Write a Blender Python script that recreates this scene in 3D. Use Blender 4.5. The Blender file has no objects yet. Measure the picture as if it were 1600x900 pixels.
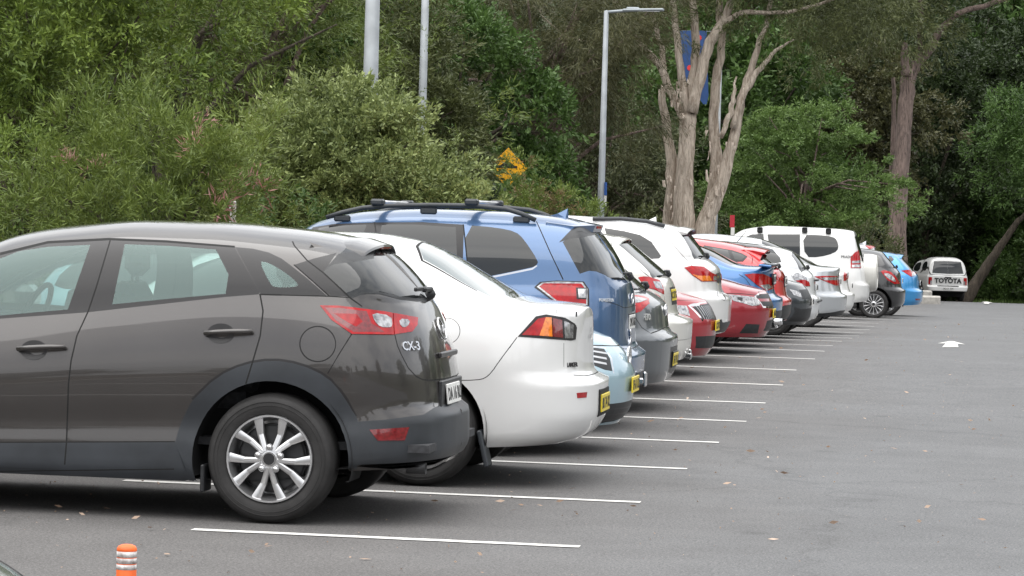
import bpy, math, random
import numpy as np
from mathutils import Vector, Matrix
from mathutils.geometry import delaunay_2d_cdt
from mathutils.bvhtree import BVHTree

# ------------------------------------------------------------------ camera
SC = bpy.context.scene
COL = SC.collection
F, HC = 4750.0, 1.6                       # focal length in photo pixels, eye height
YAW, ROLL, PITCH = math.radians(8.81), 0.028, math.atan(112/4750)
fwd = np.array([-math.sin(YAW)*math.cos(PITCH), math.cos(YAW)*math.cos(PITCH), -math.sin(PITCH)])
r0 = np.array([math.cos(YAW), math.sin(YAW), 0.0]); u0 = np.cross(r0, fwd)
rgt = math.cos(ROLL)*r0 + math.sin(ROLL)*u0
upv = math.cos(ROLL)*u0 - math.sin(ROLL)*r0
CAM = np.array([0, 0, HC])
def ray(px, py): return fwd + rgt*((px-800)/F) + upv*((450-py)/F)
def onY(px, py, Y):
    r = ray(px, py); return CAM + r*(Y/r[1])
def px_at(p):
    v = np.asarray(p, float)-CAM; d = v@fwd
    return 800+F*(v@rgt)/d, 450-F*(v@upv)/d
cam = bpy.data.cameras.new('camera'); camo = bpy.data.objects.new('camera', cam); COL.objects.link(camo)
cam.sensor_fit = 'HORIZONTAL'; cam.sensor_width = 36; cam.lens = 36*F/1600
cam.clip_start = 0.5; cam.clip_end = 2000
M3 = Matrix((rgt, upv, -fwd)).transposed().to_4x4(); M3.translation = Vector(CAM); camo.matrix_world = M3
SC.camera = camo

# ------------------------------------------------------------------ light (bright overcast)
SUN_EL, SUN_AZ = math.radians(76), math.radians(205)   # azimuth clockwise from +Y
world = bpy.data.worlds.new('World'); SC.world = world; world.use_nodes = True
wn, wl = world.node_tree.nodes, world.node_tree.links
wn.clear()
wo = wn.new('ShaderNodeOutputWorld'); wb = wn.new('ShaderNodeBackground')
sky = wn.new('ShaderNodeTexSky'); sky.sky_type = 'NISHITA'; sky.sun_disc = False
sky.sun_elevation = SUN_EL; sky.sun_rotation = SUN_AZ; sky.dust_density = 3.0; sky.air_density = 1.0
tc = wn.new('ShaderNodeTexCoord'); mp = wn.new('ShaderNodeMapping'); mp.inputs['Scale'].default_value = (1, 1, 2.2)
nz = wn.new('ShaderNodeTexNoise'); nz.inputs['Scale'].default_value = 2.6; nz.inputs['Detail'].default_value = 6
cr = wn.new('ShaderNodeValToRGB'); cr.color_ramp.elements[0].position = .22; cr.color_ramp.elements[1].position = .55
cr.color_ramp.elements[0].color = (.45, .45, .45, 1)
cc = wn.new('ShaderNodeValToRGB')
cc.color_ramp.elements[0].position = .3; cc.color_ramp.elements[0].color = (.78, .80, .83, 1)
cc.color_ramp.elements[1].position = .75; cc.color_ramp.elements[1].color = (1, 1, 1, 1)
sc_ = wn.new('ShaderNodeVectorMath'); sc_.operation = 'SCALE'; sc_.inputs['Scale'].default_value = 12.5
mx = wn.new('ShaderNodeMixRGB')
wl.new(tc.outputs['Generated'], mp.inputs['Vector']); wl.new(mp.outputs[0], nz.inputs['Vector'])
wl.new(nz.outputs['Fac'], cr.inputs[0]); wl.new(nz.outputs['Fac'], cc.inputs[0])
wl.new(cc.outputs[0], sc_.inputs[0]); wl.new(cr.outputs[0], mx.inputs['Fac'])
wl.new(sky.outputs[0], mx.inputs['Color1']); wl.new(sc_.outputs[0], mx.inputs['Color2'])
wl.new(mx.outputs[0], wb.inputs['Color']); wb.inputs['Strength'].default_value = 0.072
wl.new(wb.outputs[0], wo.inputs['Surface'])
sl = bpy.data.lights.new('sun', 'SUN'); sl.energy = 2.1; sl.angle = math.radians(95); sl.color = (1, .975, .94)
so = bpy.data.objects.new('sun', sl); COL.objects.link(so)
sd = Vector((math.sin(SUN_AZ)*math.cos(SUN_EL), math.cos(SUN_AZ)*math.cos(SUN_EL), math.sin(SUN_EL)))
so.rotation_euler = sd.to_track_quat('Z', 'Y').to_euler(); so.location = (6, -10, 30)
vs = SC.view_settings; vs.view_transform = 'Standard'; vs.look = 'None'; vs.gamma = 1; vs.exposure = 0.95
SC.cycles.max_bounces = 6; SC.cycles.transparent_max_bounces = 10

# ------------------------------------------------------------------ helpers
def pchip(pts):
    a = np.array(sorted(pts), float); x, y = a[:, 0], a[:, 1]
    h = np.diff(x); d = np.diff(y)/h; m = np.zeros_like(y)
    for k in range(1, len(x)-1):
        if d[k-1]*d[k] > 0:
            w1 = 2*h[k]+h[k-1]; w2 = h[k]+2*h[k-1]; m[k] = (w1+w2)/(w1/d[k-1]+w2/d[k])
    m[0], m[-1] = d[0], d[-1]
    def f(q):
        q = np.clip(np.asarray(q, float), x[0], x[-1]); k = np.clip(np.searchsorted(x, q)-1, 0, len(x)-2)
        t = (q-x[k])/h[k]
        return ((2*t**3-3*t**2+1)*y[k] + (t**3-2*t**2+t)*h[k]*m[k] + (-2*t**3+3*t**2)*y[k+1] + (t**3-t**2)*h[k]*m[k+1])
    return f
gz = pchip([(-200, 0), (0, 0), (25, 0), (26.9, .009), (29.3, .043), (31.8, .075), (34.2, .09), (36.7, .08), (39.1, .053), (41.6, .02),
            (44, -.022), (46.5, -.075), (48.9, -.113), (51.4, -.143), (53.8, -.164), (56.3, -.185), (64, -.317), (70, -.42),
            (90, -.68), (117, -1.18), (128, -1.45), (140, -1.62), (200, -2.0), (400, -3)])
def G(y): return float(gz(y))

def tag(o, label=None, cat=None, group=None, kind=None):
    if label: o['label'] = label
    if cat: o['category'] = cat
    if group: o['group'] = group
    if kind: o['kind'] = kind
    return o
def link(name, me, parent=None, loc=None):
    o = bpy.data.objects.new(name, me); COL.objects.link(o)
    if parent is not None: o.parent = parent
    if loc is not None: o.location = loc
    return o
def empty(name, loc=(0, 0, 0), rz=0):
    o = link(name, None); o.location = loc; o.rotation_euler = (0, 0, rz); o.empty_display_size = .2; return o

class MB:
    """collects shapes; build() links them as one mesh object"""
    def __init__(s): s.v, s.f, s.m, s.sm = [], [], [], []
    def add(s, v, f, m=0, smooth=False):
        b = len(s.v); s.v += [tuple(map(float, p)) for p in v]
        s.f += [tuple(b+i for i in q) for q in f]; s.m += [m]*len(f); s.sm += [smooth]*len(f); return s
    def box(s, c, d, R=None, m=0, bev=0.0):
        c = np.array(c, float); hx, hy, hz = np.array(d, float)/2; R = np.eye(3) if R is None else np.array(R)
        b = min(bev, hx*.9, hy*.9, hz*.9)
        if b <= 0:
            P = [(x*hx, y*hy, z*hz) for x in (-1, 1) for y in (-1, 1) for z in (-1, 1)]
            Fc = [(0, 1, 3, 2), (4, 6, 7, 5), (0, 4, 5, 1), (2, 3, 7, 6), (0, 2, 6, 4), (1, 5, 7, 3)]
        else:
            P = []; idx = {}
            for x in (-1, 1):
                for y in (-1, 1):
                    for z in (-1, 1):
                        for ax in range(3):
                            q = [x*(hx-b), y*(hy-b), z*(hz-b)]; q[ax] += (x, y, z)[ax]*b
                            idx[x, y, z, ax] = len(P); P.append(q)
            Fc = []
            for ax in range(3):
                o1, o2 = [a for a in range(3) if a != ax]
                for sg in (-1, 1):
                    q = []
                    for (p1, p2) in ((-1, -1), (1, -1), (1, 1), (-1, 1)):
                        k = [0, 0, 0]; k[ax] = sg; k[o1] = p1; k[o2] = p2; q.append(idx[k[0], k[1], k[2], ax])
                    Fc.append(tuple(q))
            for ax in range(3):          # edges parallel to ax
                o1, o2 = [a for a in range(3) if a != ax]
                for p1 in (-1, 1):
                    for p2 in (-1, 1):
                        a = [0]*3; bb = [0]*3; a[ax] = -1; bb[ax] = 1
                        for k in (a, bb): k[o1] = p1; k[o2] = p2
                        Fc.append((idx[(*a, o1)], idx[(*bb, o1)], idx[(*bb, o2)], idx[(*a, o2)]))
            for x in (-1, 1):
                for y in (-1, 1):
                    for z in (-1, 1): Fc.append((idx[x, y, z, 0], idx[x, y, z, 1], idx[x, y, z, 2]))
        return s.add([c+R@np.array(p) for p in P], Fc, m)
    def prism(s, poly, o, ex, ey, ez, m=0):
        """polygon (in ex,ey at origin o) extruded along ez"""
        o, ex, ey, ez = [np.array(a, float) for a in (o, ex, ey, ez)]; n = len(poly)
        V = [o+ex*a+ey*b for a, b in poly]+[o+ex*a+ey*b+ez for a, b in poly]
        return s.add(V, [tuple(range(n))[::-1], tuple(range(n, 2*n))]+[(i, (i+1) % n, n+(i+1) % n, n+i) for i in range(n)], m)
    def tube(s, pts, rad, n=10, m=0, cap=True, wob=0.0, rng=None, flat=(1, 1)):
        pts = np.array(pts, float); k = len(pts); rad = np.broadcast_to(np.array(rad, float), (k,))
        tan = np.gradient(pts, axis=0); tan /= np.linalg.norm(tan, axis=1)[:, None]+1e-9
        ref = np.array([0, 0, 1.]) if abs(tan[0][2]) < .9 else np.array([1., 0, 0])
        V = []; a = np.linspace(0, 2*math.pi, n, endpoint=False)
        ph = (rng or random).random()*6 if wob else 0
        for i in range(k):
            e1 = np.cross(tan[i], ref); e1 /= np.linalg.norm(e1)+1e-9; e2 = np.cross(tan[i], e1); ref = np.cross(e1, tan[i])
            r = rad[i]*(1+wob*(np.sin(3*a+ph+i*.35)+.6*np.sin(5*a-ph*2+i*.6)+.5*np.sin(2*a+ph*3-i*.23)))
            V += list(pts[i]+(r*np.cos(a))[:, None]*e1*flat[0]+(r*np.sin(a))[:, None]*e2*flat[1])
        Fc = [(i*n+j, i*n+(j+1) % n, (i+1)*n+(j+1) % n, (i+1)*n+j) for i in range(k-1) for j in range(n)]
        if cap: Fc += [tuple(range(n))[::-1], tuple(range((k-1)*n, k*n))]
        return s.add(V, Fc, m, True)
    def lathe(s, prof, o, ax, n=40, m=0, ref=(0, 0, 1), smooth=True, arc=None):
        """profile (r, h) round axis ax through o"""
        o = np.array(o, float); ax = np.array(ax, float); e1 = np.array(ref, float); e2 = np.cross(ax, e1)
        A = np.linspace(0, 2*math.pi, n, endpoint=False); k = len(prof); V = []
        for a in A:
            d = math.cos(a)*e1+math.sin(a)*e2
            V += [o+ax*h+d*r for r, h in prof]
        Fc = [(i*k+j, i*k+j+1, ((i+1) % n)*k+j+1, ((i+1) % n)*k+j) for i in range(n) for j in range(k-1)]
        return s.add(V, Fc, m, smooth)
    def build(s, name, mats, parent=None, loc=None, auto=None):
        me = bpy.data.meshes.new(name); me.from_pydata(s.v, [], s.f)
        for mt in (mats if isinstance(mats, (list, tuple)) else [mats]): me.materials.append(mt)
        me.polygons.foreach_set('material_index', s.m); me.polygons.foreach_set('use_smooth', s.sm); me.update()
        if auto: me.polygons.foreach_set('use_smooth', [True]*len(s.f)); me.set_sharp_from_angle(angle=math.radians(auto))
        return link(name, me, parent, loc)

# ------------------------------------------------------------------ materials
def mat(name, col, rough=.5, metal=0.0, coat=0.0, spec=.5, noise=None, bump=None, coatr=.03):
    """noise=(scale, amount[, colour2]); bump=(scale, strength, distance)"""
    m = bpy.data.materials.new(name); m.use_nodes = True; N, L = m.node_tree.nodes, m.node_tree.links
    b = N['Principled BSDF']; b.inputs['Base Color'].default_value = (*col, 1); b.inputs['Roughness'].default_value = rough
    b.inputs['Metallic'].default_value = metal; b.inputs['Coat Weight'].default_value = coat; b.inputs['Coat Roughness'].default_value = coatr
    b.inputs['Specular IOR Level'].default_value = spec
    if noise or bump: t = N.new('ShaderNodeTexCoord')
    if noise:
        n = N.new('ShaderNodeTexNoise'); n.inputs['Scale'].default_value = noise[0]; n.inputs['Detail'].default_value = 6
        L.new(t.outputs['Object'], n.inputs['Vector'])
        r = N.new('ShaderNodeValToRGB'); r.color_ramp.elements[0].position = .33; r.color_ramp.elements[1].position = .68
        c2 = noise[2] if len(noise) > 2 else tuple(min(1, c*(1+noise[1])) for c in col)
        c1 = col if len(noise) > 2 else tuple(c*(1-noise[1]) for c in col)
        r.color_ramp.elements[0].color = (*c1, 1); r.color_ramp.elements[1].color = (*c2, 1)
        L.new(n.outputs['Fac'], r.inputs[0]); L.new(r.outputs[0], b.inputs['Base Color'])
    if bump:
        n2 = N.new('ShaderNodeTexNoise'); n2.inputs['Scale'].default_value = bump[0]; n2.inputs['Detail'].default_value = 5
        L.new(t.outputs['Object'], n2.inputs['Vector'])
        bp = N.new('ShaderNodeBump'); bp.inputs['Strength'].default_value = bump[1]; bp.inputs['Distance'].default_value = bump[2]
        L.new(n2.outputs['Fac'], bp.inputs['Height']); L.new(bp.outputs[0], b.inputs['Normal'])
    return m
def paint(name, col, flake=.35, rough=.35):
    m = mat(name, col, rough, flake, 1.0, .5)
    N, L = m.node_tree.nodes, m.node_tree.links; b = N['Principled BSDF']
    t = N.new('ShaderNodeTexCoord')                 # road film: broad soft dust, heavier patches
    n = N.new('ShaderNodeTexNoise'); n.inputs['Scale'].default_value = 2.2; n.inputs['Detail'].default_value = 8; n.inputs['Roughness'].default_value = .65
    L.new(t.outputs['Object'], n.inputs['Vector'])
    r = N.new('ShaderNodeMapRange'); r.inputs[1].default_value = .35; r.inputs[2].default_value = .75; r.inputs[3].default_value = .01; r.inputs[4].default_value = .06
    L.new(n.outputs['Fac'], r.inputs[0]); L.new(r.outputs[0], b.inputs['Coat Roughness'])
    mxn = N.new('ShaderNodeMixRGB'); mxn.inputs['Color1'].default_value = (*col, 1)
    mxn.inputs['Color2'].default_value = (*[c*.88+.022 for c in col], 1)
    L.new(n.outputs['Fac'], mxn.inputs['Fac']); L.new(mxn.outputs[0], b.inputs['Base Color'])
    return m
M = {}
M['glass'] = mat('dark_glass', (.012, .014, .015), .03, 0, 0, .6)
M['tint'] = mat('green_glass', (.10, .125, .12), .03, 0, 1, .6)
M['black'] = mat('black_plastic_and_shade', (.018, .019, .021), .45, noise=(30, .25))  # plastic trim, and the shade painted under two spoilers
M['gap'] = mat('panel_gap', (.006, .006, .006), .8)
M['clad'] = mat('grey_cladding', (.030, .034, .040), .42, noise=(4, .22), bump=(600, .15, .001))
M['satin'] = mat('satin_pillar', (.020, .019, .020), .35, 0, .08, .35)
M['rubber'] = mat('tyre_rubber', (.022, .021, .021), .75, noise=(14, .3), bump=(80, .3, .003))
M['alloy'] = mat('alloy', (.62, .62, .63), .28, .9, noise=(9, .12))
M['alloyd'] = mat('alloy_dark', (.05, .05, .052), .4, .5)
M['chrome'] = mat('chrome', (.75, .75, .76), .08, 1)
M['red'] = mat('red_lens', (.26, .005, .008), .08, 0, .25, .4, noise=(24, 1, (.44, .007, .009)))
M['reddk'] = mat('red_reflector', (.16, .008, .012), .2, 0, 1, noise=(60, .3))
M['amber'] = mat('amber_lens', (.75, .20, .02), .15, 0, 1, noise=(40, .3))
M['clear'] = mat('clear_lens', (.55, .55, .56), .12, .5, 1, noise=(34, 1, (.16, .16, .17)))
M['white'] = mat('plate_white', (.72, .72, .70), .4, noise=(30, .1))
M['yellow'] = mat('plate_yellow', (.72, .56, .04), .35, noise=(40, .1))
M['ink'] = mat('ink', (.012, .012, .014), .5)
M['under'] = mat('underbody', (.008, .008, .009), .9)
M['seat'] = mat('seat_cloth', (.035, .036, .04), .85, noise=(40, .3))
M['lining'] = mat('cabin_lining', (.30, .30, .29), .8)
def seeglass():
    m = bpy.data.materials.new('clear_glass'); m.use_nodes = True; N, L = m.node_tree.nodes, m.node_tree.links; N.clear()
    o = N.new('ShaderNodeOutputMaterial'); t = N.new('ShaderNodeBsdfTransparent'); t.inputs[0].default_value = (.60, .74, .71, 1)
    g = N.new('ShaderNodeBsdfGlossy'); g.inputs['Roughness'].default_value = .02; g.inputs[0].default_value = (.9, .95, .95, 1)
    f = N.new('ShaderNodeFresnel'); f.inputs['IOR'].default_value = 1.42; x = N.new('ShaderNodeMixShader')
    d = N.new('ShaderNodeBsdfDiffuse'); d.inputs[0].default_value = (.40, .55, .52, 1); x2 = N.new('ShaderNodeMixShader'); x2.inputs[0].default_value = .24
    L.new(f.outputs[0], x.inputs[0]); L.new(t.outputs[0], x.inputs[1]); L.new(g.outputs[0], x.inputs[2])
    L.new(x.outputs[0], x2.inputs[1]); L.new(d.outputs[0], x2.inputs[2]); L.new(x2.outputs[0], o.inputs[0]); return m
M['see'] = seeglass()

# ------------------------------------------------------------------ ground
def asphalt():
    m = bpy.data.materials.new('asphalt'); m.use_nodes = True; N, L = m.node_tree.nodes, m.node_tree.links; b = N['Principled BSDF']
    t = N.new('ShaderNodeTexCoord')
    def noise(s, d=4, rg=.6):
        n = N.new('ShaderNodeTexNoise'); n.inputs['Scale'].default_value = s; n.inputs['Detail'].default_value = d; n.inputs['Roughness'].default_value = rg
        L.new(t.outputs['Object'], n.inputs['Vector']); return n
    big, mid, fine, grain, lane = noise(.35, 6), noise(3.0, 6), noise(95, 3, .75), noise(42, 4, .75), noise(1.1, 7, .7)
    sep = N.new('ShaderNodeSeparateXYZ'); L.new(t.outputs['Object'], sep.inputs[0])
    # the bays are paler and browner (dust, drips) than the driven aisle
    wob = N.new('ShaderNodeMath'); wob.operation = 'MULTIPLY_ADD'; wob.inputs[1].default_value = 2.4; L.new(big.outputs['Fac'], wob.inputs[0]); L.new(sep.outputs['X'], wob.inputs[2])
    mr = N.new('ShaderNodeMapRange'); mr.inputs[1].default_value = -1.6; mr.inputs[2].default_value = .5; L.new(wob.outputs[0], mr.inputs[0])
    c0 = N.new('ShaderNodeMixRGB'); c0.inputs[1].default_value = (.120, .116, .114, 1); c0.inputs[2].default_value = (.124, .126, .129, 1); L.new(mr.outputs[0], c0.inputs[0])
    def mul(prev, src, lo, hi, p0=.3, p1=.7):
        r = N.new('ShaderNodeMapRange'); r.inputs[1].default_value = p0; r.inputs[2].default_value = p1; r.inputs[3].default_value = lo; r.inputs[4].default_value = hi
        L.new(src, r.inputs[0]); x = N.new('ShaderNodeVectorMath'); x.operation = 'SCALE'; L.new(prev, x.inputs[0]); L.new(r.outputs[0], x.inputs['Scale']); return x.outputs[0]
    c = mul(c0.outputs[0], big.outputs['Fac'], .92, 1.07); c = mul(c, mid.outputs['Fac'], .93, 1.06); c = mul(c, fine.outputs['Fac'], .42, 1.58); c = mul(c, grain.outputs['Fac'], .70, 1.32, .32, .68); c = mul(c, lane.outputs['Fac'], .95, 1.04, .38, .6)
    vo = N.new('ShaderNodeTexVoronoi'); vo.inputs['Scale'].default_value = 1.1; L.new(t.outputs['Object'], vo.inputs['Vector'])  # oil drips
    c = mul(c, vo.outputs['Distance'], .72, 1.0, .03, .14)
    tar = N.new('ShaderNodeTexVoronoi'); tar.feature = 'DISTANCE_TO_EDGE'; tar.inputs['Scale'].default_value = .16      # tarred joints and cracks
    wv = N.new('ShaderNodeVectorMath'); wv.operation = 'MULTIPLY_ADD'; wv.inputs[1].default_value = (.9, .9, 0); L.new(mid.outputs['Color'], wv.inputs[0]); L.new(t.outputs['Object'], wv.inputs[2]); L.new(wv.outputs[0], tar.inputs['Vector'])
    c = mul(c, tar.outputs['Distance'], .84, 1.0, .0, .006)
    L.new(c, b.inputs['Base Color']); b.inputs['Roughness'].default_value = .85; b.inputs['Specular IOR Level'].default_value = .3
    bp = N.new('ShaderNodeBump'); bp.inputs['Strength'].default_value = .5; bp.inputs['Distance'].default_value = .006
    L.new(fine.outputs['Fac'], bp.inputs['Height']); L.new(bp.outputs[0], b.inputs['Normal']); return m
M['asphalt'] = asphalt()
M['soil'] = mat('mulch', (.035, .026, .018), .95, noise=(6, 1, (.09, .07, .05)), bump=(30, .8, .03))
M['litter'] = mat('leaf_litter', (.05, .04, .026), .95, noise=(2.5, 1, (.035, .05, .02)), bump=(12, .8, .05))
M['concrete'] = mat('concrete', (.40, .38, .35), .85, noise=(9, .2), bump=(60, .4, .004))
def linemat():
    m = bpy.data.materials.new('road_paint'); m.use_nodes = True; N, L = m.node_tree.nodes, m.node_tree.links; b = N['Principled BSDF']; b.inputs['Roughness'].default_value = .7
    t = N.new('ShaderNodeTexCoord'); fac = []
    for s, lo, hi in ((55, .30, .44), (1.3, .30, .62)):
        n = N.new('ShaderNodeTexNoise'); n.inputs['Scale'].default_value = s; n.inputs['Detail'].default_value = 6; n.inputs['Roughness'].default_value = .7; L.new(t.outputs['Object'], n.inputs['Vector'])
        r = N.new('ShaderNodeMapRange'); r.inputs[1].default_value = lo; r.inputs[2].default_value = hi; L.new(n.outputs['Fac'], r.inputs[0]); fac.append(r.outputs[0])
    a = N.new('ShaderNodeMixRGB'); a.inputs[1].default_value = (.52, .50, .475, 1); a.inputs[2].default_value = (.72, .715, .69, 1); L.new(fac[1], a.inputs[0])
    x = N.new('ShaderNodeMixRGB'); x.inputs[1].default_value = (.24, .23, .22, 1); L.new(a.outputs[0], x.inputs[2]); L.new(fac[0], x.inputs[0]); L.new(x.outputs[0], b.inputs['Base Color']); return m
M['line'] = linemat()
YS = np.concatenate([np.arange(-90, 10, 10), np.arange(10, 140, 1.2), np.arange(140, 420, 20)])
def sheet(name, x0, x1, y0, y1, dz, material, nx=2, parent=None, hill=None):
    ys = [y0]+[y for y in YS if y0+.3 < y < y1-.3]+[y1]; xs = np.linspace(x0, x1, nx); V = []
    for y in ys:
        for x in xs: V.append((x, y, G(y)+dz+(hill(x, y) if hill else 0)))
    Fc = [(i*nx+j, i*nx+j+1, (i+1)*nx+j+1, (i+1)*nx+j) for i in range(len(ys)-1) for j in range(nx-1)]
    return MB().add(V, Fc, 0, True).build(name, material, parent)
def hill(x, y):
    a = np.clip((y-150)/70, 0, 1)**1.3*26 + np.clip((-x-34)/50, 0, 1)**1.3*20 + np.clip((x-22)/50, 0, 1)*12  # rise behind the trees is added to block the sky in the gaps
    return float(a)-.04
tag(sheet('ground', -220, 220, -90, 420, 0, M['litter'], 60, hill=hill), kind='structure')
tag(sheet('car_park', -7.2, 14, -30, 131, 0, M['asphalt'], 2), kind='structure')
tag(sheet('garden_bed', -30, -7.36, -30, 105, .10, M['soil'], 6), kind='structure')
kb = MB()
ys = [-30]+[y for y in YS if -28 < y < 100]+[100]
V = []
for y in ys:
    z = G(y); V += [(-7.38, y, z-.1), (-7.38, y, z+.13), (-7.23, y, z+.13), (-7.2, y, z+.10), (-7.2, y, z-.1)]
kb.add(V, [(i*5+j, i*5+j+1, i*5+5+j+1, i*5+5+j) for i in range(len(ys)-1) for j in range(4)])
tag(kb.build('kerb', M['concrete']), kind='structure')
ln = MB()
rl = random.Random(5)
for k in range(-3, 24):
    y = 14.64+2.45*k; xe = -1.87+rl.uniform(-.03, .03); xs = -3.84 if k == 0 else (-4.90 if k == 1 else -6.6)
    n = 14; V = []; w = .045
    for i in range(n+1):
        x = xs+(xe-xs)*i/n; e = rl.uniform(-.004, .004)
        V += [(x, y-w+e-.01*0, G(y-w)+.004), (x, y+w+e, G(y+w)+.004)]
    ln.add(V, [(2*i, 2*i+2, 2*i+3, 2*i+1) for i in range(n)])
tag(ln.build('bay_markings', M['line']), kind='structure')
# ------------------------------------------------------------------ car bodies
def sstep(t): t = np.clip(t, 0, 1); return t*t*(3-2*t)
def pip(P, poly):
    x, y = P[:, 0], P[:, 1]; q = np.asarray(poly); ins = np.zeros(len(P), bool); n = len(q); j = n-1
    for i in range(n):
        xi, yi = q[i]; xj, yj = q[j]
        if yi != yj:
            ins ^= ((yi > y) != (yj > y)) & (x < (xj-xi)*(y-yi)/(yj-yi)+xi)
        j = i
    return ins
def chaikin(p, it, closed=True):
    for _ in range(it):
        q = []; n = len(p)
        for i in range(n if closed else n-1):
            a, b = p[i], p[(i+1) % n]
            if a[0] != b[0]: q += [a, b]; continue
            q += [(a[0], .75*a[1]+.25*b[1], .75*a[2]+.25*b[2]), (a[0], .25*a[1]+.75*b[1], .25*a[2]+.75*b[2])]
        p = q if closed else [p[0]]+q+[p[-1]]
    return p
class Car:
    """one car: a smooth half skin S(i, j) from sill to roof centre, cut exactly along traced outlines into parts.
    local x: 0 at the rear bumper, -L at the nose; y across (stored as |y|); z up"""
    def __init__(s, name, label, X, Y, spec, nose_out=False, cat='car', dz=0.0, group=None, res=1.0, rz=None):
        s.sp = sp = spec; s.L, s.hw = sp['L'], sp['hw']
        s.z0 = G(Y)+dz
        s.root = empty(name, (X if not nose_out else X-s.L, Y, s.z0), math.pi if nose_out else 0)
        if rz is not None: s.root.location = (X, Y, s.z0); s.root.rotation_euler = (0, 0, rz)
        tag(s.root, label, cat, group)
        a = s.root.rotation_euler[2]; s.R = np.array([[math.cos(a), -math.sin(a), 0], [math.sin(a), math.cos(a), 0], [0, 0, 1]])
        s.T = np.array(s.root.location); s.near = 1 if nose_out else -1     # sign of local y that faces the camera
        s.feats = []; s.grid(res)
    def grid(s, res):
        sp, L, hw = s.sp, s.L, s.hw
        ar, nr, af, nf = sp.get('ar', .5), sp.get('nr', 2.8), sp.get('af', .8), sp.get('nf', 2.5)
        th = np.linspace(0, math.pi/2, int(26*res)+4)
        X0 = np.concatenate([np.arange(-L+.06, -.02, .045/res), -ar+ar*np.sin(th)**(2/nr), -L+af-af*np.sin(th)**(2/nf)])
        X0 = np.unique(np.round(X0, 5)); keep = [X0[0]]
        for x in X0[1:]:
            if x-keep[-1] > (.0008 if (x > -.06 or x < -L+.1) else .012): keep.append(x)
        X0 = np.array(keep); X0[0] = -L; X0[-1] = 0
        XR, XF = pchip(sp['XR']), pchip(sp['XF'])
        zw = max(p[0] for p in sp['XR'])
        xrw = float(XR(9)); xfw = float(XF(9)); rl, fl = sp.get('rl', .75), sp.get('fl', .9)
        rampR = lambda x: sstep((x+rl)/rl); rampF = lambda x: sstep((-L+fl-x)/fl)
        tx = X0+xrw*rampR(X0)+xfw*rampF(X0)          # true x of the roof row
        zt = pchip(sp['top'])(tx); zb = np.minimum(pchip(sp['belt'])(tx), zt-.025); zl = pchip(sp['sill'])(X0)
        P = np.ones_like(X0)
        m = X0 > -ar; P[m] = np.clip(1-np.clip((X0[m]+ar)/ar, 0, 1)**nr, 0, 1)**(1/nr)
        m = X0 < -L+af; P[m] = np.clip(1-np.clip((-L+af-X0[m])/af, 0, 1)**nf, 0, 1)**(1/nf)
        pl = pchip(sp.get('plan', [(-L, .93), (-L+1.2, .99), (-L*.5, 1), (-.9, .995), (0, .95)]))(X0)
        side = pchip(sp.get('side', [(0, .93), (.08, .965), (.45, 1.0), (.72, .995), (.9, .975), (1, .94)]))
        q = np.concatenate([np.linspace(0, 1, int(24*res)+3)]); nu = int(30*res)+4
        ph = np.linspace(0, math.pi/2, nu)[1:]
        n = sp.get('n', 3.2); tum = sp.get('tum', .30)
        N, Mq = len(X0), len(q); rows = Mq+len(ph); Gd = np.zeros((N, rows, 3))
        for j in range(Mq):
            z = zl+q[j]*(zb-zl); Gd[:, j, 1] = hw*pl*P*side(q[j]); Gd[:, j, 2] = z
        yb = hw*pl*P*side(1.0); hgt = zt-zb
        nn = np.interp(hgt, [0, .12, .45], [2.2, 2.4, n])
        for k, f in enumerate(ph):
            cy, sz = math.cos(f)**(2/nn), math.sin(f)**(2/nn)
            if k == len(ph)-1: cy = cy*0
            Gd[:, Mq+k, 2] = zb+hgt*sz; Gd[:, Mq+k, 1] = yb*cy*(1-tum*hgt*sz)
        rR, rF = rampR(X0), rampF(X0)
        for j in range(rows):
            z = Gd[:, j, 2]; Gd[:, j, 0] = X0+XR(np.minimum(z, zw))*rR+XF(z)*rF
        s.Gd = Gd; s.N, s.M = N, rows; s.Mq = Mq
        ti = np.gradient(Gd, axis=0); tj = np.gradient(Gd, axis=1)
        tj[:, Mq-1] = Gd[:, Mq]-Gd[:, Mq-2]
        nrm = np.cross(ti, tj); nrm /= np.linalg.norm(nrm, axis=2)[:, :, None]+1e-12
        nrm[:, -1, 1] = 0; nrm[0, :, :] = np.where(np.abs(nrm[0]) > -1, nrm[1], 0); nrm[-1] = nrm[-2]
        nrm[0, :, 1] *= .2; nrm[-1, :, 1] *= .2
        if nrm[N//2, Mq//2, 1] < 0: nrm = -nrm
        nrm /= np.linalg.norm(nrm, axis=2)[:, :, None]+1e-12; s.nrm = nrm
        V = np.concatenate([Gd.reshape(-1, 3), Gd.reshape(-1, 3)*(1, -1, 1)]); nv = N*rows
        fc = [(i*rows+j, (i+1)*rows+j, (i+1)*rows+j+1, i*rows+j+1) for i in range(N-1) for j in range(rows-1)]
        s.nq = len(fc); fc += [tuple(nv+k for k in f) for f in fc]
        s.bvh = BVHTree.FromPolygons([tuple(v) for v in V], fc)
        s.si = np.linalg.norm(np.gradient(Gd, axis=0), axis=2)+1e-4; s.sj = np.linalg.norm(np.gradient(Gd, axis=1), axis=2)+1e-4
    def ev(s, A, ij):
        ij = np.atleast_2d(ij); i = np.clip(ij[:, 0], 0, s.N-1.0001); j = np.clip(ij[:, 1], 0, s.M-1.0001)
        a, b = i.astype(int), j.astype(int); u, v = (i-a), (j-b)
        if A.ndim == 3: u, v = u[:, None], v[:, None]
        return A[a, b]*(1-u)*(1-v)+A[a+1, b]*u*(1-v)+A[a, b+1]*(1-u)*v+A[a+1, b+1]*u*v
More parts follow.
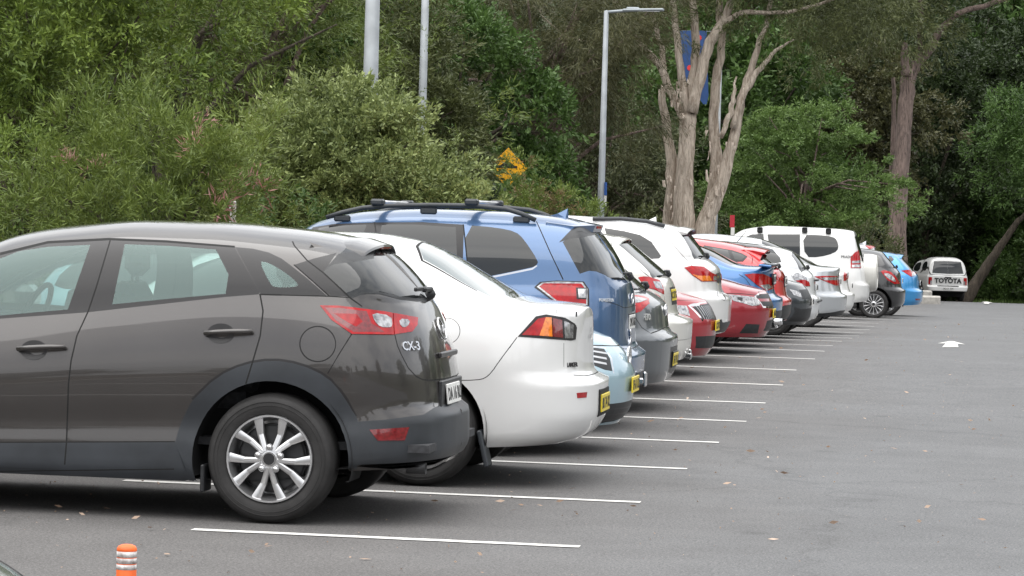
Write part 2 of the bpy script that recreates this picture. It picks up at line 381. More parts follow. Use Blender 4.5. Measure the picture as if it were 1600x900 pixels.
    def hit(s, o, d):
        loc, nr, idx, _ = s.bvh.ray_cast(Vector(o), Vector(d))
        if idx is None: return None
        k = idx % s.nq; i, j = k//(s.M-1), k % (s.M-1); p = np.array(loc); p[1] = abs(p[1])
        a, b, c, e = s.Gd[i, j], s.Gd[i+1, j], s.Gd[i, j+1], s.Gd[i+1, j+1]; u = v = .5
        for _ in range(5):
            S = a*(1-u)*(1-v)+b*u*(1-v)+c*(1-u)*v+e*u*v; du = (b-a)*(1-v)+(e-c)*v; dv = (c-a)*(1-u)+(e-b)*u
            A = np.array([[du@du, du@dv], [du@dv, dv@dv]])+np.eye(2)*1e-12; r = p-S
            try: q = np.linalg.solve(A, [r@du, r@dv])
            except Exception: break
            u, v = np.clip(u+q[0], 0, 1), np.clip(v+q[1], 0, 1)
        return (i+u, j+v)
    def pt(s, p):
        """('p', photo x, photo y) | ('s', x, z) from the side | ('r', y, z) from behind | ('f', y, z) from ahead | ('t', x, y) from above"""
        k, a, b = p
        if k == 'p':
            d = s.R.T@ray(a, b); o = s.R.T@(CAM-s.T)
            for t in range(3):
                h = s.hit(o, d/np.linalg.norm(d))
                if h: return h
                c = getattr(s, 'aim', None)
                if c is None: return None
                a, b = a+(c[0]-a)*.05, b+(c[1]-b)*.05; d = s.R.T@ray(a, b)
            return None
        if k == 's':
            zl = float(pchip(s.sp['sill'])(a))
            low = b < zl+.004
            h = s.hit((a, 3, max(b, zl+.006)), (0, -1, 0))
            return None if h is None else ((h[0], -.6) if low else h)
        if k == 'r': return s.hit((3, max(a, .0005), b), (-1, 0, 0))
        if k == 'f': return s.hit((-s.L-3, max(a, .0005), b), (1, 0, 0))
        if k == 't': return s.hit((a, max(b, .0005), 5), (0, 0, -1))
    def outline(s, pts, ch=0, closed=True, step=None):
        pts = [p if isinstance(p[0], str) else ('p', *p) for p in pts]
        if ch: pts = chaikin(pts, ch, closed)
        pp = [p for p in pts if p[0] == 'p']; s.aim = np.mean([p[1:] for p in pp], axis=0) if pp else None
        dist = np.linalg.norm(s.T-CAM); out = []; n = len(pts)
        for i in range(n if closed else n-1):
            a, b = pts[i], pts[(i+1) % n]
            st = (step or .035)*(F/dist if a[0] == 'p' else 1)
            k = max(1, int(math.hypot(a[1]-b[1], a[2]-b[2])/st)) if a[0] == b[0] else 1
            for t in range(k):
                h = s.pt((a[0], a[1]+(b[1]-a[1])*t/k, a[2]+(b[2]-a[2])*t/k))
                if h: out.append(h)
        if not closed:
            h = s.pt(pts[-1])
            if h: out.append(h)
        return out
    def area(s, part, m, pts, ch=0, off=0.0, centre=False, near_only=False):
        o = s.outline(pts, ch)
        if len(o) >= 3: s.feats.append((part, m, o, off, centre))
        return s
    def disc(s, part, m, px, py, rx, ry, n=28, **k):
        return s.area(part, m, [(px+rx*math.cos(2*math.pi*i/n), py+ry*math.sin(2*math.pi*i/n)) for i in range(n)], **k)
    def line(s, pts, w=.006, m='gap', part='body', ch=0, closed=False):
        """a thin strip along a polyline, e.g. a shut line"""
        o = s.outline(pts, ch, closed)
        if len(o) < 2: return s
        if closed: o.append(o[0])
        o = np.array(o); si, sj = s.ev(s.si, o), s.ev(s.sj, o); P = np.stack([np.cumsum(np.r_[0, np.diff(o[:, 0])*(si[1:]+si[:-1])/2]), np.cumsum(np.r_[0, np.diff(o[:, 1])*(sj[1:]+sj[:-1])/2])], 1)
        t = np.gradient(P, axis=0); t /= np.linalg.norm(t, axis=1)[:, None]+1e-9; nrm = np.stack([-t[:, 1], t[:, 0]], 1)*w/2
        d = np.stack([nrm[:, 0]/si, nrm[:, 1]/sj], 1); d = np.clip(d, -1.5, 1.5)
        if closed:
            s.feats.append((part, m, [tuple(q) for q in np.concatenate([(o+d), (o-d)[::-1]])], 0, False))
        else: s.feats.append((part, m, [tuple(q) for q in np.concatenate([o+d, (o-d)[::-1]])], 0, False))
        return s
    def arch(s, x, z, r, m='gap'):
        n = 40; pts = [('s', x+r*math.cos(a), z+r*math.sin(a)) for a in np.linspace(-.9, math.pi+.9, n)]
        s.area('hole', None, pts); s.wells = getattr(s, 'wells', [])+[(x, z, r)]; return s
    def cut(s, body_mat, body_name='body'):
        N, Mr = s.N, s.M
        gi, gj = np.meshgrid(np.arange(N), np.arange(Mr), indexing='ij'); pts = [tuple(map(float, p)) for p in np.stack([gi.ravel(), gj.ravel()], 1)]
        edges = []
        for f in s.feats:
            b = len(pts); n = len(f[2]); pts += [(min(max(float(p[0]), 0), N-1.), min(float(p[1]), Mr-1.)) for p in f[2]]
            edges += [(b+i, b+(i+1) % n) for i in range(n)]
        vo, _, fo, _, _, _ = delaunay_2d_cdt([Vector(p) for p in pts], edges, [], 0, 1e-4)
        V = np.array([(v[0], v[1]) for v in vo]); T = np.array([f for f in fo if len(f) == 3])
        c = V[T].mean(axis=1); own = np.full(len(T), -1); own[c[:, 1] < 0] = -2
        e1, e2 = V[T[:, 1]]-V[T[:, 0]], V[T[:, 2]]-V[T[:, 0]]; own[np.abs(e1[:, 0]*e2[:, 1]-e1[:, 1]*e2[:, 0]) < 1e-9] = -2
        for k, f in enumerate(s.feats):
            ok = pip(c, f[2]) & (own != -2); own[ok] = k
        P = s.ev(s.Gd, V); NR = s.ev(s.nrm, V); NR /= np.linalg.norm(NR, axis=1)[:, None]+1e-12
        groups = {}
        for k in [-1]+list(range(len(s.feats))):
            tr = T[own == k]
            if not len(tr): continue
            part, mt, off, centre = (body_name, body_mat, 0.0, True) if k < 0 else (s.feats[k][0], s.feats[k][1], s.feats[k][3], s.feats[k][4] or s.feats[k][0] == body_name)
            if part == 'hole': continue
            groups.setdefault(part, []).append((tr, mt, off, centre))
        s.parts = {}
        for part, lst in groups.items():
            centre = any(g[3] for g in lst)
            for sides in ([(1, -1)] if centre else [(s.near,), (-s.near,)]):
                vs_, ns_, fs_, ms_, mats = [], [], [], [], []
                for sg in sides:
                    for tr, mt, off, _ in lst:
                        if mt not in mats: mats.append(mt)
                        mi = mats.index(mt); u, inv = np.unique(tr, return_inverse=True); inv = inv.reshape(tr.shape); b = sum(len(x) for x in vs_)
                        pp = (P[u]+NR[u]*off)*(1, sg, 1); nn = NR[u]*(1, sg, 1); vs_.append(pp); ns_.append(nn)
                        a = pp[inv]; fl = np.einsum('ij,ij->i', np.cross(a[:, 1]-a[:, 0], a[:, 2]-a[:, 0]), nn[inv].mean(axis=1)) < 0
                        iv = inv.copy(); iv[fl] = iv[fl][:, ::-1]; fs_.append(iv+b); ms_ += [mi]*len(iv)
                        if off > .0005:
                            cnt = {}
                            for q in iv:
                                for e in ((q[0], q[1]), (q[1], q[2]), (q[2], q[0])): cnt[tuple(sorted(e))] = None if tuple(sorted(e)) in cnt else e
                            for e in cnt.values():
                                if e is None: continue
                                a0, a1 = e; b = sum(len(x) for x in vs_); i0, i1 = pp[a0], pp[a1]; d0, d1 = i0-nn[a0]*(off+.004), i1-nn[a1]*(off+.004)
                                w = np.cross(i1-i0, nn[a0]); w /= np.linalg.norm(w)+1e-9
                                vs_.append(np.array([i0, i1, d1, d0])); ns_.append(np.array([w]*4)); fs_.append(np.array([[b+1, b, b+3], [b+1, b+3, b+2]])); ms_ += [mi]*2
                Vv, Nn, Ff = np.concatenate(vs_), np.concatenate(ns_), np.concatenate(fs_)
                me = bpy.data.meshes.new(part); me.from_pydata(Vv.tolist(), [], Ff.tolist())
                for mt in mats: me.materials.append(mt if not isinstance(mt, str) else M[mt])
                me.polygons.foreach_set('material_index', ms_); me.polygons.foreach_set('use_smooth', [True]*len(Ff)); me.update()
                me.normals_split_custom_set_from_vertices(Nn.tolist())
                s.parts.setdefault(part, []).append(link(part, me, s.root))
        # underside and wheel wells
        ub = MB(); k = [i for i in range(0, N, max(1, N//40))]+[N-1]; V = []
        zu = s.sp.get('zu', .26)
        for i in k: y = s.Gd[i, 0, 1]; z = max(s.Gd[i, 0, 2]+.012, 0); V += [(s.Gd[i, 0, 0], -y+.004, z), (s.Gd[i, 0, 0], y-.004, z)]
        ub.add(V, [(2*i, 2*i+1, 2*i+3, 2*i+2) for i in range(len(k)-1)])
        ub.build('underbody', M['under'], s.root)
        for (x, z, r) in getattr(s, 'wells', []):
            for sg in (-1, 1):
                w = MB(); w.lathe([(r+.02, .03), (r+.02, .30), (0, .30)], (x, sg*(s.hw-.0), z), (0, -sg, 0), 48)
                lo = s.sp['sill'][1][1]+.05; keep = [i for i, f in enumerate(w.f) if min(w.v[k][2] for k in f) > lo-.12 or max(w.v[k][2] for k in f) > lo+.1]
                w.f = [w.f[i] for i in keep]; w.m = [w.m[i] for i in keep]; w.sm = [w.sm[i] for i in keep]; w.v = [(a, b, max(cz, lo-.02)) for a, b, cz in w.v]
                w.build('wheel_arch_liner', M['under'], s.root)
        return s
    def put(s, mb, name, m, parent=None, auto=None): return mb.build(name, m, parent or s.root, auto=auto)
    def surf(s, p):
        h = s.pt(p if isinstance(p[0], str) else ('p', *p))
        if h is None: return None, None
        P, n = s.ev(s.Gd, h)[0].copy(), s.ev(s.nrm, h)[0].copy(); return P*(1, s.near, 1), n*(1, s.near, 1)
    def text(s, txt, p, size, m, part='badge', ext=.004, mid=False, ax=None, parent=None, dz=0, bold=0, sx=1):
        """raised lettering standing on the skin at p, reading left to right as seen from outside"""
        P, n = s.surf(p)
        if P is None: return None
        up = np.array([0, 0, 1.]); up = up-n*(up@n); up /= np.linalg.norm(up); e = np.cross(up, n)
        return put_text(txt, P+n*.001, e, up, n, size, m, part, ext, s.root if parent is None else parent, mid, bold, sx)

def put_text(txt, o, ex, ey, ez, size, m, name, ext, parent, mid=False, bold=0, sx=1):
    cu = bpy.data.curves.new('t', 'FONT'); cu.body = txt; cu.size = size; cu.extrude = ext; cu.offset = bold; cu.resolution_u = 2
    if mid: cu.align_x = 'CENTER'; cu.align_y = 'CENTER'
    ob = bpy.data.objects.new('t', cu); COL.objects.link(ob); bpy.context.view_layer.update()
    me = bpy.data.meshes.new_from_object(ob.evaluated_get(bpy.context.evaluated_depsgraph_get())); bpy.data.objects.remove(ob); bpy.data.curves.remove(cu)
    v = np.zeros(len(me.vertices)*3); me.vertices.foreach_get('co', v); v = v.reshape(-1, 3)
    w = np.array(o)+v[:, :1]*sx*np.array(ex)+v[:, 1:2]*np.array(ey)+v[:, 2:]*np.array(ez); me.vertices.foreach_set('co', w.ravel()); me.update()
    me.materials.clear(); me.materials.append(m if not isinstance(m, str) else M[m]); me.name = name
    return link(name, me, parent)

def plate(c, x, z, txt, col, y=0.0, w=.372, h=.107, tilt=0.0, front=False, strip=None, frame=False):
    """number plate; hangs on the rear (or front) face, turned out along x"""
    sg = -1 if front else 1; n = np.array([sg*math.cos(tilt), 0, math.sin(tilt)]); up = np.array([-sg*math.sin(tilt), 0, math.cos(tilt)]); e = np.cross(up, n)
    R = np.stack([n, e, up], 1); o = np.array([x, y, z]); b = MB()
    b.box(o, (.012, w, h), R, 0, .003)
    if frame: b.box(o-n*.006, (.012, w+.03, h+.03), R, 1, .004)
    p = b.build('number_plate', [M[col], M['black']], c.root)
    put_text(txt, o+n*.0065-up*.004, e, up, n, h*.86, 'ink', 'lettering', .001, p, True, .002, 1.0 if len(txt) > 5 else 1.1)
    return p

def wheel(c, x, side, r, rim, style, w=.215, zc=None, face=None):
    """side: sign of local y the outer face looks to"""
    zc = r if zc is None else zc; fy = (face if face is not None else c.hw-.012); A = np.array([0, side, 0.]); O = np.array([x, side*fy, zc])
    t = MB(); s = rim
    prof = [(s-.005, -.03), (s+.004, -.006), (s+.02, .003), (s+(r-s)*.5, .008), (s+(r-s)*.78, .002), (r-.016, -.014), (r-.004, -.032), (r, -.06), (r, -w+.06), (r-.004, -w+.03), (r-.03, -w+.01), (s, -w+.02)]
    t.lathe(prof, O, A, 56)
    for k in (.45, .62): t.lathe([(s+(r-s)*k-.002, .007), (s+(r-s)*k, .0105), (s+(r-s)*k+.002, .007)], O, A, 56)
    tyre = t.build('wheel', M['rubber'], c.root)
    g = MB(); g.lathe([(s+.004, -.004), (s+.001, .006), (s-.008, .006), (s-.016, -.012), (s-.026, -.05), (s-.03, -.15), (0, -.15)], O, A, 56, 0)
    g.lathe([(s*.80, -.075), (s*.80, -.09), (0, -.09)], O, A, 40, 1); g.lathe([(s*.74, -.070), (s*.3, -.066), (s*.3, -.04), (0, -.04)], O, A, 40, 1)
    e1 = np.array([0, 0, 1.]); e2 = np.cross(A, e1)
    def spoke(a, r0, r1, w0, w1, h0, h1, da=0.0, th=.022, mt=0):
        """bar from radius r0 at angle a to r1 at angle a+da"""
        p0 = (math.cos(a)*e1+math.sin(a)*e2)*r0+A*h0; p1 = (math.cos(a+da)*e1+math.sin(a+da)*e2)*r1+A*h1
        d = p1-p0; d /= np.linalg.norm(d); sd = np.cross(A, d); V = []
        for p, ww, hh in ((p0, w0, h0), ((p0+p1)/2, (w0+w1)/2, (h0+h1)/2), (p1, w1, h1)):
            V += [O+p-sd*ww/2-A*th, O+p-sd*ww/2-A*.004, O+p-sd*ww*.25, O+p+sd*ww*.25, O+p+sd*ww/2-A*.004, O+p+sd*ww/2-A*th]
        g.add(V, [(i*6+j, i*6+(j+1) % 6, i*6+6+(j+1) % 6, i*6+6+j) for i in range(2) for j in range(6)]+[(5, 4, 3, 2, 1, 0), tuple(range(12, 18))], mt)
    if style == 'five_double':
        for k in range(5):
            a = 2*math.pi*(k+.5)/5
            for sg in (-1, 1):
                spoke(a+sg*.13, s*.20, s*.60, .027, .031, .010, -.006, sg*.10, .035)
                spoke(a+sg*.225, s*.585, s-.008, .030, .048, -.006, -.002, sg*.095, .035)
        g.lathe([(s*.30, -.02), (s*.28, .002), (s*.16, .008), (s*.15, .004)], O, A, 40, 0)
        for k in range(5):
            a = 2*math.pi*k/5; o = O+(math.cos(a)*e1+math.sin(a)*e2)*s*.275
            g.lathe([(.0175, -.01), (.0175, .004), (.013, .004)], o+A*.004, A, 14, 0); g.lathe([(.0125, 0), (.0125, .014), (.006, .019), (0, .019)], o+A*.004, A, 12, 2)
    else:
        n = {'seven': 7, 'ten': 10, 'fourteen': 14, 'five': 5}[style]
        for k in range(n):
            a = 2*math.pi*k/n; spoke(a, s*.2, s-.006, s*(1.25 if n < 8 else 1.1)/n*.62, s*1.5/n, .004, -.002)
        g.lathe([(s*.30, -.02), (s*.27, .003), (s*.16, .010)], O, A, 30, 0)
    g.lathe([(s*.15, .004), (s*.15, .012), (s*.135, .012)], O, A, 30, 2); g.lathe([(s*.135, .011), (0, .011)], O, A, 30, 3)
    rm = g.build('rim', [M['alloy'], M['alloyd'], M['chrome'], M['ink']], tyre)
    rm.data.polygons.foreach_set('use_smooth', [True]*len(rm.data.polygons)); rm.data.set_sharp_from_angle(angle=math.radians(28))
    return tyre, rm

def four_wheels(c, xr, xf, r, rim, style, w=.215):
    for x in (xr, xf):
        for sd in (-1, 1): wheel(c, x, sd, r, rim, style, w)

def strip3(c, pts, off, rad, name, m, n=8, flat=(1, 1), parent=None):
    """a tube laid over the skin along photo points"""
    P = []
    for p in pts:
        a, nn = c.surf(p)
        if a is not None: P.append(a+nn*off)
    if len(P) > 1: return MB().tube(P, rad, n, flat=flat).build(name, M[m], parent or c.root)
def handle(c, p0, p1, m, name='door_handle'):
    a, n = c.surf(p0); b, n2 = c.surf(p1)
    if a is None or b is None: return
    P = [a-n*.002, a+n*.022, a*.75+b*.25+n*.036, (a+b)/2+n*.038, a*.25+b*.75+n*.034, b+n2*.022, b-n2*.002]
    MB().tube(P, [.010, .013, .0135, .0135, .013, .012, .009], 10, flat=(1, 1)).build(name, m, c.root)
def wiper(c, x, z, y0=0.0, ln=.36, up=.5):
    """rear wiper: hub on the glass base, arm and blade lying back on the glass"""
    b = MB(); b.lathe([(.032, 0), (.03, .03), (.018, .045), (0, .046)], (x, y0, z), (math.cos(.5), 0, math.sin(.5)), 14, ref=(0, 1, 0))
    b.box((x+.02, y0-ln*.25, z+.035), (.03, ln*.5, .028), None, 0, .008); b.box((x+.012, y0-ln*.6, z+.04), (.018, ln*.8, .022), None, 0, .005)
    return b.build('rear_wiper', M['black'], c.root)
# ------------------------------------------------------------------ the row of cars
def shark_fin(c, x, y, m, h=.065, ln=.17):
    P, _ = c.surf(('t', x, abs(y))); z = P[2]-.004; b = MB()
    V = [(x-ln, y, z), (x, y-.028, z), (x, y+.028, z), (x+.012, y, z+h), (x-ln*.35, y-.02, z+h*.45), (x-ln*.35, y+.02, z+h*.45), (x+.02, y, z)]
    b.add(V, [(0, 1, 4), (4, 1, 3), (0, 5, 2), (5, 3, 2), (0, 4, 5), (4, 3, 5), (1, 6, 3), (6, 2, 3), (0, 2, 6, 1)], 0)
    return b.build('roof_antenna', m, c.root)
def spoiler(c, x0, x1, z0, z1, w0, w1, m, under='black', th=.028, drop=.012, name='spoiler', lamp=True, fin=None, cv=1.0):
    """roof spoiler from the roof edge x0 back to its lip x1, crowned like the roof"""
    n = 17; V = []
    for t in np.linspace(-1, 1, n):
        y0, y1 = t*w0, t*w1; cz = (-.05*t*t-.03*t**6)*cv; bx = -.05*t*t*cv
        V += [(x0, y0, z0+cz), ((x0+x1)/2+bx*.5, (y0+y1)/2, (z0+z1)/2+cz+.012), (x1+bx, y1, z1+cz), (x1+bx+.004, y1, z1+cz-.012), (x1+bx-.03, y1*.985, z1+cz-th), (x0, y0*.97, z0+cz-th-drop)]
    Fc = []; Mi = []
    for i in range(n-1):
        for j in range(6):
            Fc.append((i*6+j, i*6+(j+1) % 6, i*6+6+(j+1) % 6, i*6+6+j)); Mi.append(1 if j in (3, 4, 5) else 0)
    b = MB().add(V, Fc, 0, True); b.m = Mi
    b.add([V[j] for j in range(6)], [(0, 1, 2, 3, 4, 5)], 0); b.add([V[(n-1)*6+j] for j in range(6)], [(5, 4, 3, 2, 1, 0)], 0)
    if fin:                                              # side blades running down the glass edge
        for sg in (-1, 1):
            yy = sg*w1*.97; tt = [(x1-.06, yy, z1-.07), (x1-.30, sg*w0*.99, z0-.03), (x1-.10, sg*fin[1], fin[0])]
            b.add(tt+[(p[0]+.004, p[1]-sg*.03, p[2]-.004) for p in tt], [(0, 1, 2), (5, 4, 3), (0, 3, 4, 1), (1, 4, 5, 2), (2, 5, 3, 0)], 0)
    o = b.build(name, [m, M[under]], c.root); o.data.set_sharp_from_angle(angle=math.radians(40))
    if lamp: MB().box((x1-.012, 0, z1-.016), (.02, .26, .018), None, 0, .004).build('brake_light', M['red'], o)
    return o
def mirror(c, x, z, m, side=None, out=.16):
    for sd in ([-1, 1] if side is None else [side]):
        b = MB(); y = sd*(c.hw+out*.5-.02); b.box((x, y, z), (.12, .20, .14), None, 0, .04); b.box((x+.03, sd*(c.hw-.03), z-.06), (.06, .1, .03), None, 0, .01)
        b.build('wing_mirror', m, c.root)

# --- 1: dark brown-grey crossover -------------------------------------------------
P1 = paint('taupe_paint', (.043, .038, .036), .5, .3)
c = Car('parked_car', 'dark brown-grey crossover with grey wheel arches, parked nearest the camera', -2.715, 15.93, dict(
    L=4.275, hw=.8825,
    XR=[(.25, -.13), (.31, -.04), (.394, 0), (.56, -.004), (.60, -.055), (.75, -.07), (.97, -.126), (1.138, -.20)],
    XF=[(.2, -0.0), (.45, 0), (.62, .06), (.75, .16)],
    top=[(-4.2, .76), (-4.0, .87), (-3.6, .955), (-3.13, 1.02), (-2.75, 1.26), (-2.37, 1.44), (-2.05, 1.494), (-1.69, 1.525), (-1.33, 1.526), (-.98, 1.508), (-.6, 1.462), (-.46, 1.395), (-.32, 1.27), (-.2, 1.138)],
    belt=[(-4.275, .70), (-3.9, .83), (-3.2, .97), (-2.28, 1.028), (-1.69, 1.105), (-.965, 1.165), (-.45, 1.16), (-.25, 1.10), (-.2, 1.06)],
    sill=[(-4.275, .27), (-3.8, .2), (-.9, .2), (-.45, .28), (0, .30)],
    side=[(0, .95), (.06, .985), (.2, .985), (.3, .972), (.46, .995), (.58, 1.0), (.64, .996), (.70, .987), (.80, .963), (.88, .940), (.95, .917), (1, .90)],
    plan=[(-4.275, .93), (-3.2, .99), (-2.1, 1), (-.9, 1.0), (-.45, .975), (0, .93)],
    ar=.50, nr=2.7, n=3.0, tum=.34), 'car' and False, 'car')
BLK = 'gap'
c.area('body', 'clad', [('s', -4.27, .205), ('s', -4.27, .40), ('p', -300, 692), ('p', 274, 690), ('p', 310, 742), ('s', -1.2, .205)])
c.area('body', M['clad'], [('p', 545, 660), ('p', 563, 658.5), ('p', 600, 656), ('p', 662, 648), ('r', .40, .598), ('r', .2, .604), ('r', .0005, .606), ('r', .0005, .255), ('s', -.5, .20), ('s', -.62, .2)])
c.area('body', M['clad'], [(273.5, 691), (282.5, 660), (302, 621), (338, 585), (380, 565.5), (425, 558.5), (470, 565.5), (512, 585), (539, 615), (560, 654), (566, 700), (556, 736), ('s', -.6, .2), ('s', -1.25, .2)], ch=2)
c.line([(300, 624), (338, 587), (380, 567.5), (425, 560.5), (470, 567.5), (512, 587), (537, 615), (557, 650)], .012, M['satin'], ch=1)
c.line([(273, 690), (-200, 692)], .006); c.line([(272, 733), (-200, 739)], .006)
c.area('window_frame', 'satin', [('s', -3.02, 1.0), ('s', -2.72, 1.20), (0, 396), (75, 378), (171, 373.5), (260, 377), (366, 385), (406, 457), (404, 460), (352, 464), (137, 488), (0, 498), ('s', -2.6, 1.005)])
c.area('window_frame', 'gap', [(0, 394.5), (75, 376.5), (171, 371.6), (260, 375.4), (367, 384), (367, 387), (260, 379), (171, 375.5), (75, 380.5), (0, 399)])
c.area('front_window', 'see', [('s', -2.94, 1.03), ('s', -2.68, 1.20), (-60, 426), (0, 404), (30, 392.5), (75, 385.5), (141, 382.5), (106, 483.5), (0, 493), ('s', -2.6, 1.025)])
c.area('rear_window', 'see', [(195, 381.6), (262, 384), (337.5, 390), (357, 429), (352.5, 459), (262, 467), (175.5, 475.5)], ch=0)
c.line([(173, 373), (150, 450), (138, 486), (120, 525), (111, 564), (107, 600), (104, 690), (101, 726)], .008)
c.area('quarter_panel_trim', 'satin', [(367, 386), (395, 388.5), (420, 394.5), (440, 404), (456, 416), (480, 435), (512, 463), (440, 461), (408, 460.5)])
c.area('quarter_window', 'see', [(405, 408.6), (417, 409.5), (435, 419), (450, 429), (467, 444), (462, 448.5), (429, 449.4), (421.5, 442.5)], ch=1)
c.area('pillar_trim', 'satin', [(459, 414), (490, 404), (526, 395), (507, 424), (545, 463), (517, 463)])
c.line([(459, 413.5), (486, 437), (515, 463)], .007)
c.area('tailgate_window', 'glass', [('p', 506, 425), ('t', -.56, .50), ('t', -.565, .25), ('t', -.57, .0005), ('r', .0005, 1.155), ('r', .25, 1.158), ('r', .45, 1.168), ('p', 548, 465)], centre=True)
c.area('body', 'black', [('r', .0005, 1.155), ('r', .25, 1.158), ('r', .45, 1.168), ('p', 548, 465), ('p', 549, 468), ('r', .45, 1.15), ('r', .25, 1.138), ('r', .0005, 1.134)])
c.line([(457, 377), (460, 384), (480, 407), (505, 426), (530, 449), (548, 466), (566, 479)], .008)
c.line([(440, 461), (515, 463), (546, 465)], .006); c.line([(405, 460), (440, 461)], .008)
c.area('body', 'black', [(505, 424), (529, 396.5), (560, 391), (587, 391), (584, 404), (560, 408), (521, 413)])  # shade under the spoiler, painted black on the skin
c.line([(549.5, 522), (530, 553), (512, 583.5)], .005)
c.line([(617, 523.5), (621, 540), (627.5, 555), (638, 575), (650, 588), (660, 593), (672, 594.5), ('r', .2, .735), ('r', .0005, .735)], .008)
c.line([(406.5, 461), (411, 486), (406.5, 525), (396, 561), (384, 600)], .008)
c.line([(496.5+28*math.cos(a), 537.5+27.5*math.sin(a)) for a in np.linspace(0, 2*math.pi, 40)[:-1]], .0065, closed=True)
for part_m, pts in ((M['red'], [(500, 477.5), (530, 478), (600, 487), (652, 496.5), (651, 508), (643, 518.5), (614, 523), (549.5, 522), (518, 500)]),):
    c.area('tail_light', part_m, pts, off=.006)
c.area('tail_light', 'reddk', [(508, 481), (530, 481.5), (572, 487), (580, 506), (600, 519), (552, 519), (524, 500)], off=.0065)
c.area('tail_light', 'red', [(522, 490), (556, 491), (566, 503), (556, 511), (535, 499)], off=.007)
c.area('tail_light', 'clear', [(579.5, 489), (609.5, 494), (612, 510), (606, 512.5), (593, 511.5), (584, 502.5)], ch=1, off=.008)
c.area('tail_light', 'clear', [(621.5, 498.5), (640, 500), (635, 511.5), (625, 512)], ch=1, off=.008)
c.line([(613, 489), (615, 523)], .006, part='tail_light')
c.area('rear_reflector', 'reddk', [(577, 671.5), (639, 667.5), (632, 688), (590, 688.5)], off=.003)
c.arch(-.842, .325, .405)
c.arch(-.842-2.57, .325, .405)
c.cut(P1)
for (px, py, rx, ry, a0, a1) in ((345, 521, .085, .052, (322, 522), (394, 519)), (53, 547, .085, .052, (30, 546.5), (102, 543.5))):
    P, n = c.surf((px, py)); b = MB(); e = np.array([1., 0, 0]); u = np.cross(n, e); u /= np.linalg.norm(u)
    A = np.linspace(0, 2*math.pi, 25)[:-1]
    b.add([P+n*.0025+e*rx*math.cos(a)*.85+u*ry*math.sin(a) for a in A]+[P-n*.002], [(i, (i+1) % 24, 24) for i in range(24)], 0, False)
    b.build('handle_recess', M['satin'], c.root); handle(c, a0, a1, P1)
for sd in (-1, 1): wheel(c, -.842, sd, .333, .222, 'five_double')
for sd in (-1, 1): wheel(c, -3.412, sd, .333, .222, 'five_double')
sp_ = spoiler(c, -.63, -.435, 1.468, 1.432, .56, .50, P1, fin=(1.25, .60))
c.text('CX-3', (629.5, 547.5), .066, 'chrome', ext=.003, bold=.0012)
P, n = c.surf(('r', .0005, .99)); b = MB(); up = np.array([0, 0, 1.])-n*n[2]; up /= np.linalg.norm(up); e = np.cross(up, n)
A = np.linspace(0, 2*math.pi, 30)
b.tube([P+n*.008+e*.075*math.cos(a)+up*.058*math.sin(a) for a in A], .007, 8, cap=False)
b.tube([P+n*.008+e*x+up*z for x, z in ((-.07, .018), (-.035, .012), (0, -.028), (.035, .012), (.07, .018))], .006, 8)
b.build('emblem', M['chrome'], c.root)
b = MB(); P, n = c.surf(('r', .0005, .86)); b.box(P+n*.004, (.02, .50, .03), None, 0, .006); b.build('tailgate_grip', M['satin'], c.root)
b = MB(); b.box((-.072, 0, .655), (.02, .62, .15), None, 0, .006); b.build('plate_recess', M['black'], c.root)
plate(c, -.050, .655, 'DA 16 RL', 'white', y=-.02, tilt=.12)
wiper(c, -.215, 1.165, .02, .40)
b = MB(); b.lathe([(.03, 0), (.031, .10), (.026, .10), (.026, .02)], (-.20, -.50, .285), (1, 0, 0), 16, ref=(0, 1, 0)); b.build('exhaust_pipe', M['alloyd'], c.root)
MB().box((-1.19, -.80, .22), (.02, .16, .14), None, 0, .006).build('mud_flap', M['black'], c.root)
mirror(c, -2.72, 1.06, P1)
for y in (-.37, .37):                                     # cabin seen through the clear side glass
    for x in (-2.05, -1.02):
        b = MB(); b.box((x+.05, y, .90), (.16, .48, .58), [[math.cos(.25), 0, math.sin(.25)], [0, 1, 0], [-math.sin(.25), 0, math.cos(.25)]], 0, .06)
        b.box((x-.25, y, .62), (.5, .48, .16), None, 0, .05); st = b.build('seat', M['seat'], c.root)
        b = MB(); b.box((x+.14, y, 1.295), (.10, .25, .17), None, 0, .045)
        for dy in (-.05, .05): b.box((x+.125, y+dy, 1.2), (.014, .014, .14))
        b.build('headrest', M['seat'], st)
b = MB(); b.box((-2.85, 0, .86), (.55, 1.36, .26), None, 0, .08); b.box((-1.5, 0, .40), (2.9, 1.4, .04)); b.box((-.62, 0, .98), (.62, 1.2, .03), None, 0, .01)
b.build('dashboard', M['seat'], c.root)
a = np.linspace(0, 2*math.pi, 25); b = MB(); th = math.radians(25)
b.tube([(-2.50+.185*math.sin(t)*math.sin(th), .37+.185*math.cos(t), .98+.185*math.sin(t)*math.cos(th)) for t in a], .016, 8, cap=False)
for t in (0, math.pi, 1.5*math.pi): b.tube([(-2.52, .37, .98), (-2.50+.18*math.sin(t)*math.sin(th), .37+.18*math.cos(t), .98+.18*math.sin(t)*math.cos(th))], .014, 6)
b.build('steering_wheel', M['seat'], c.root)

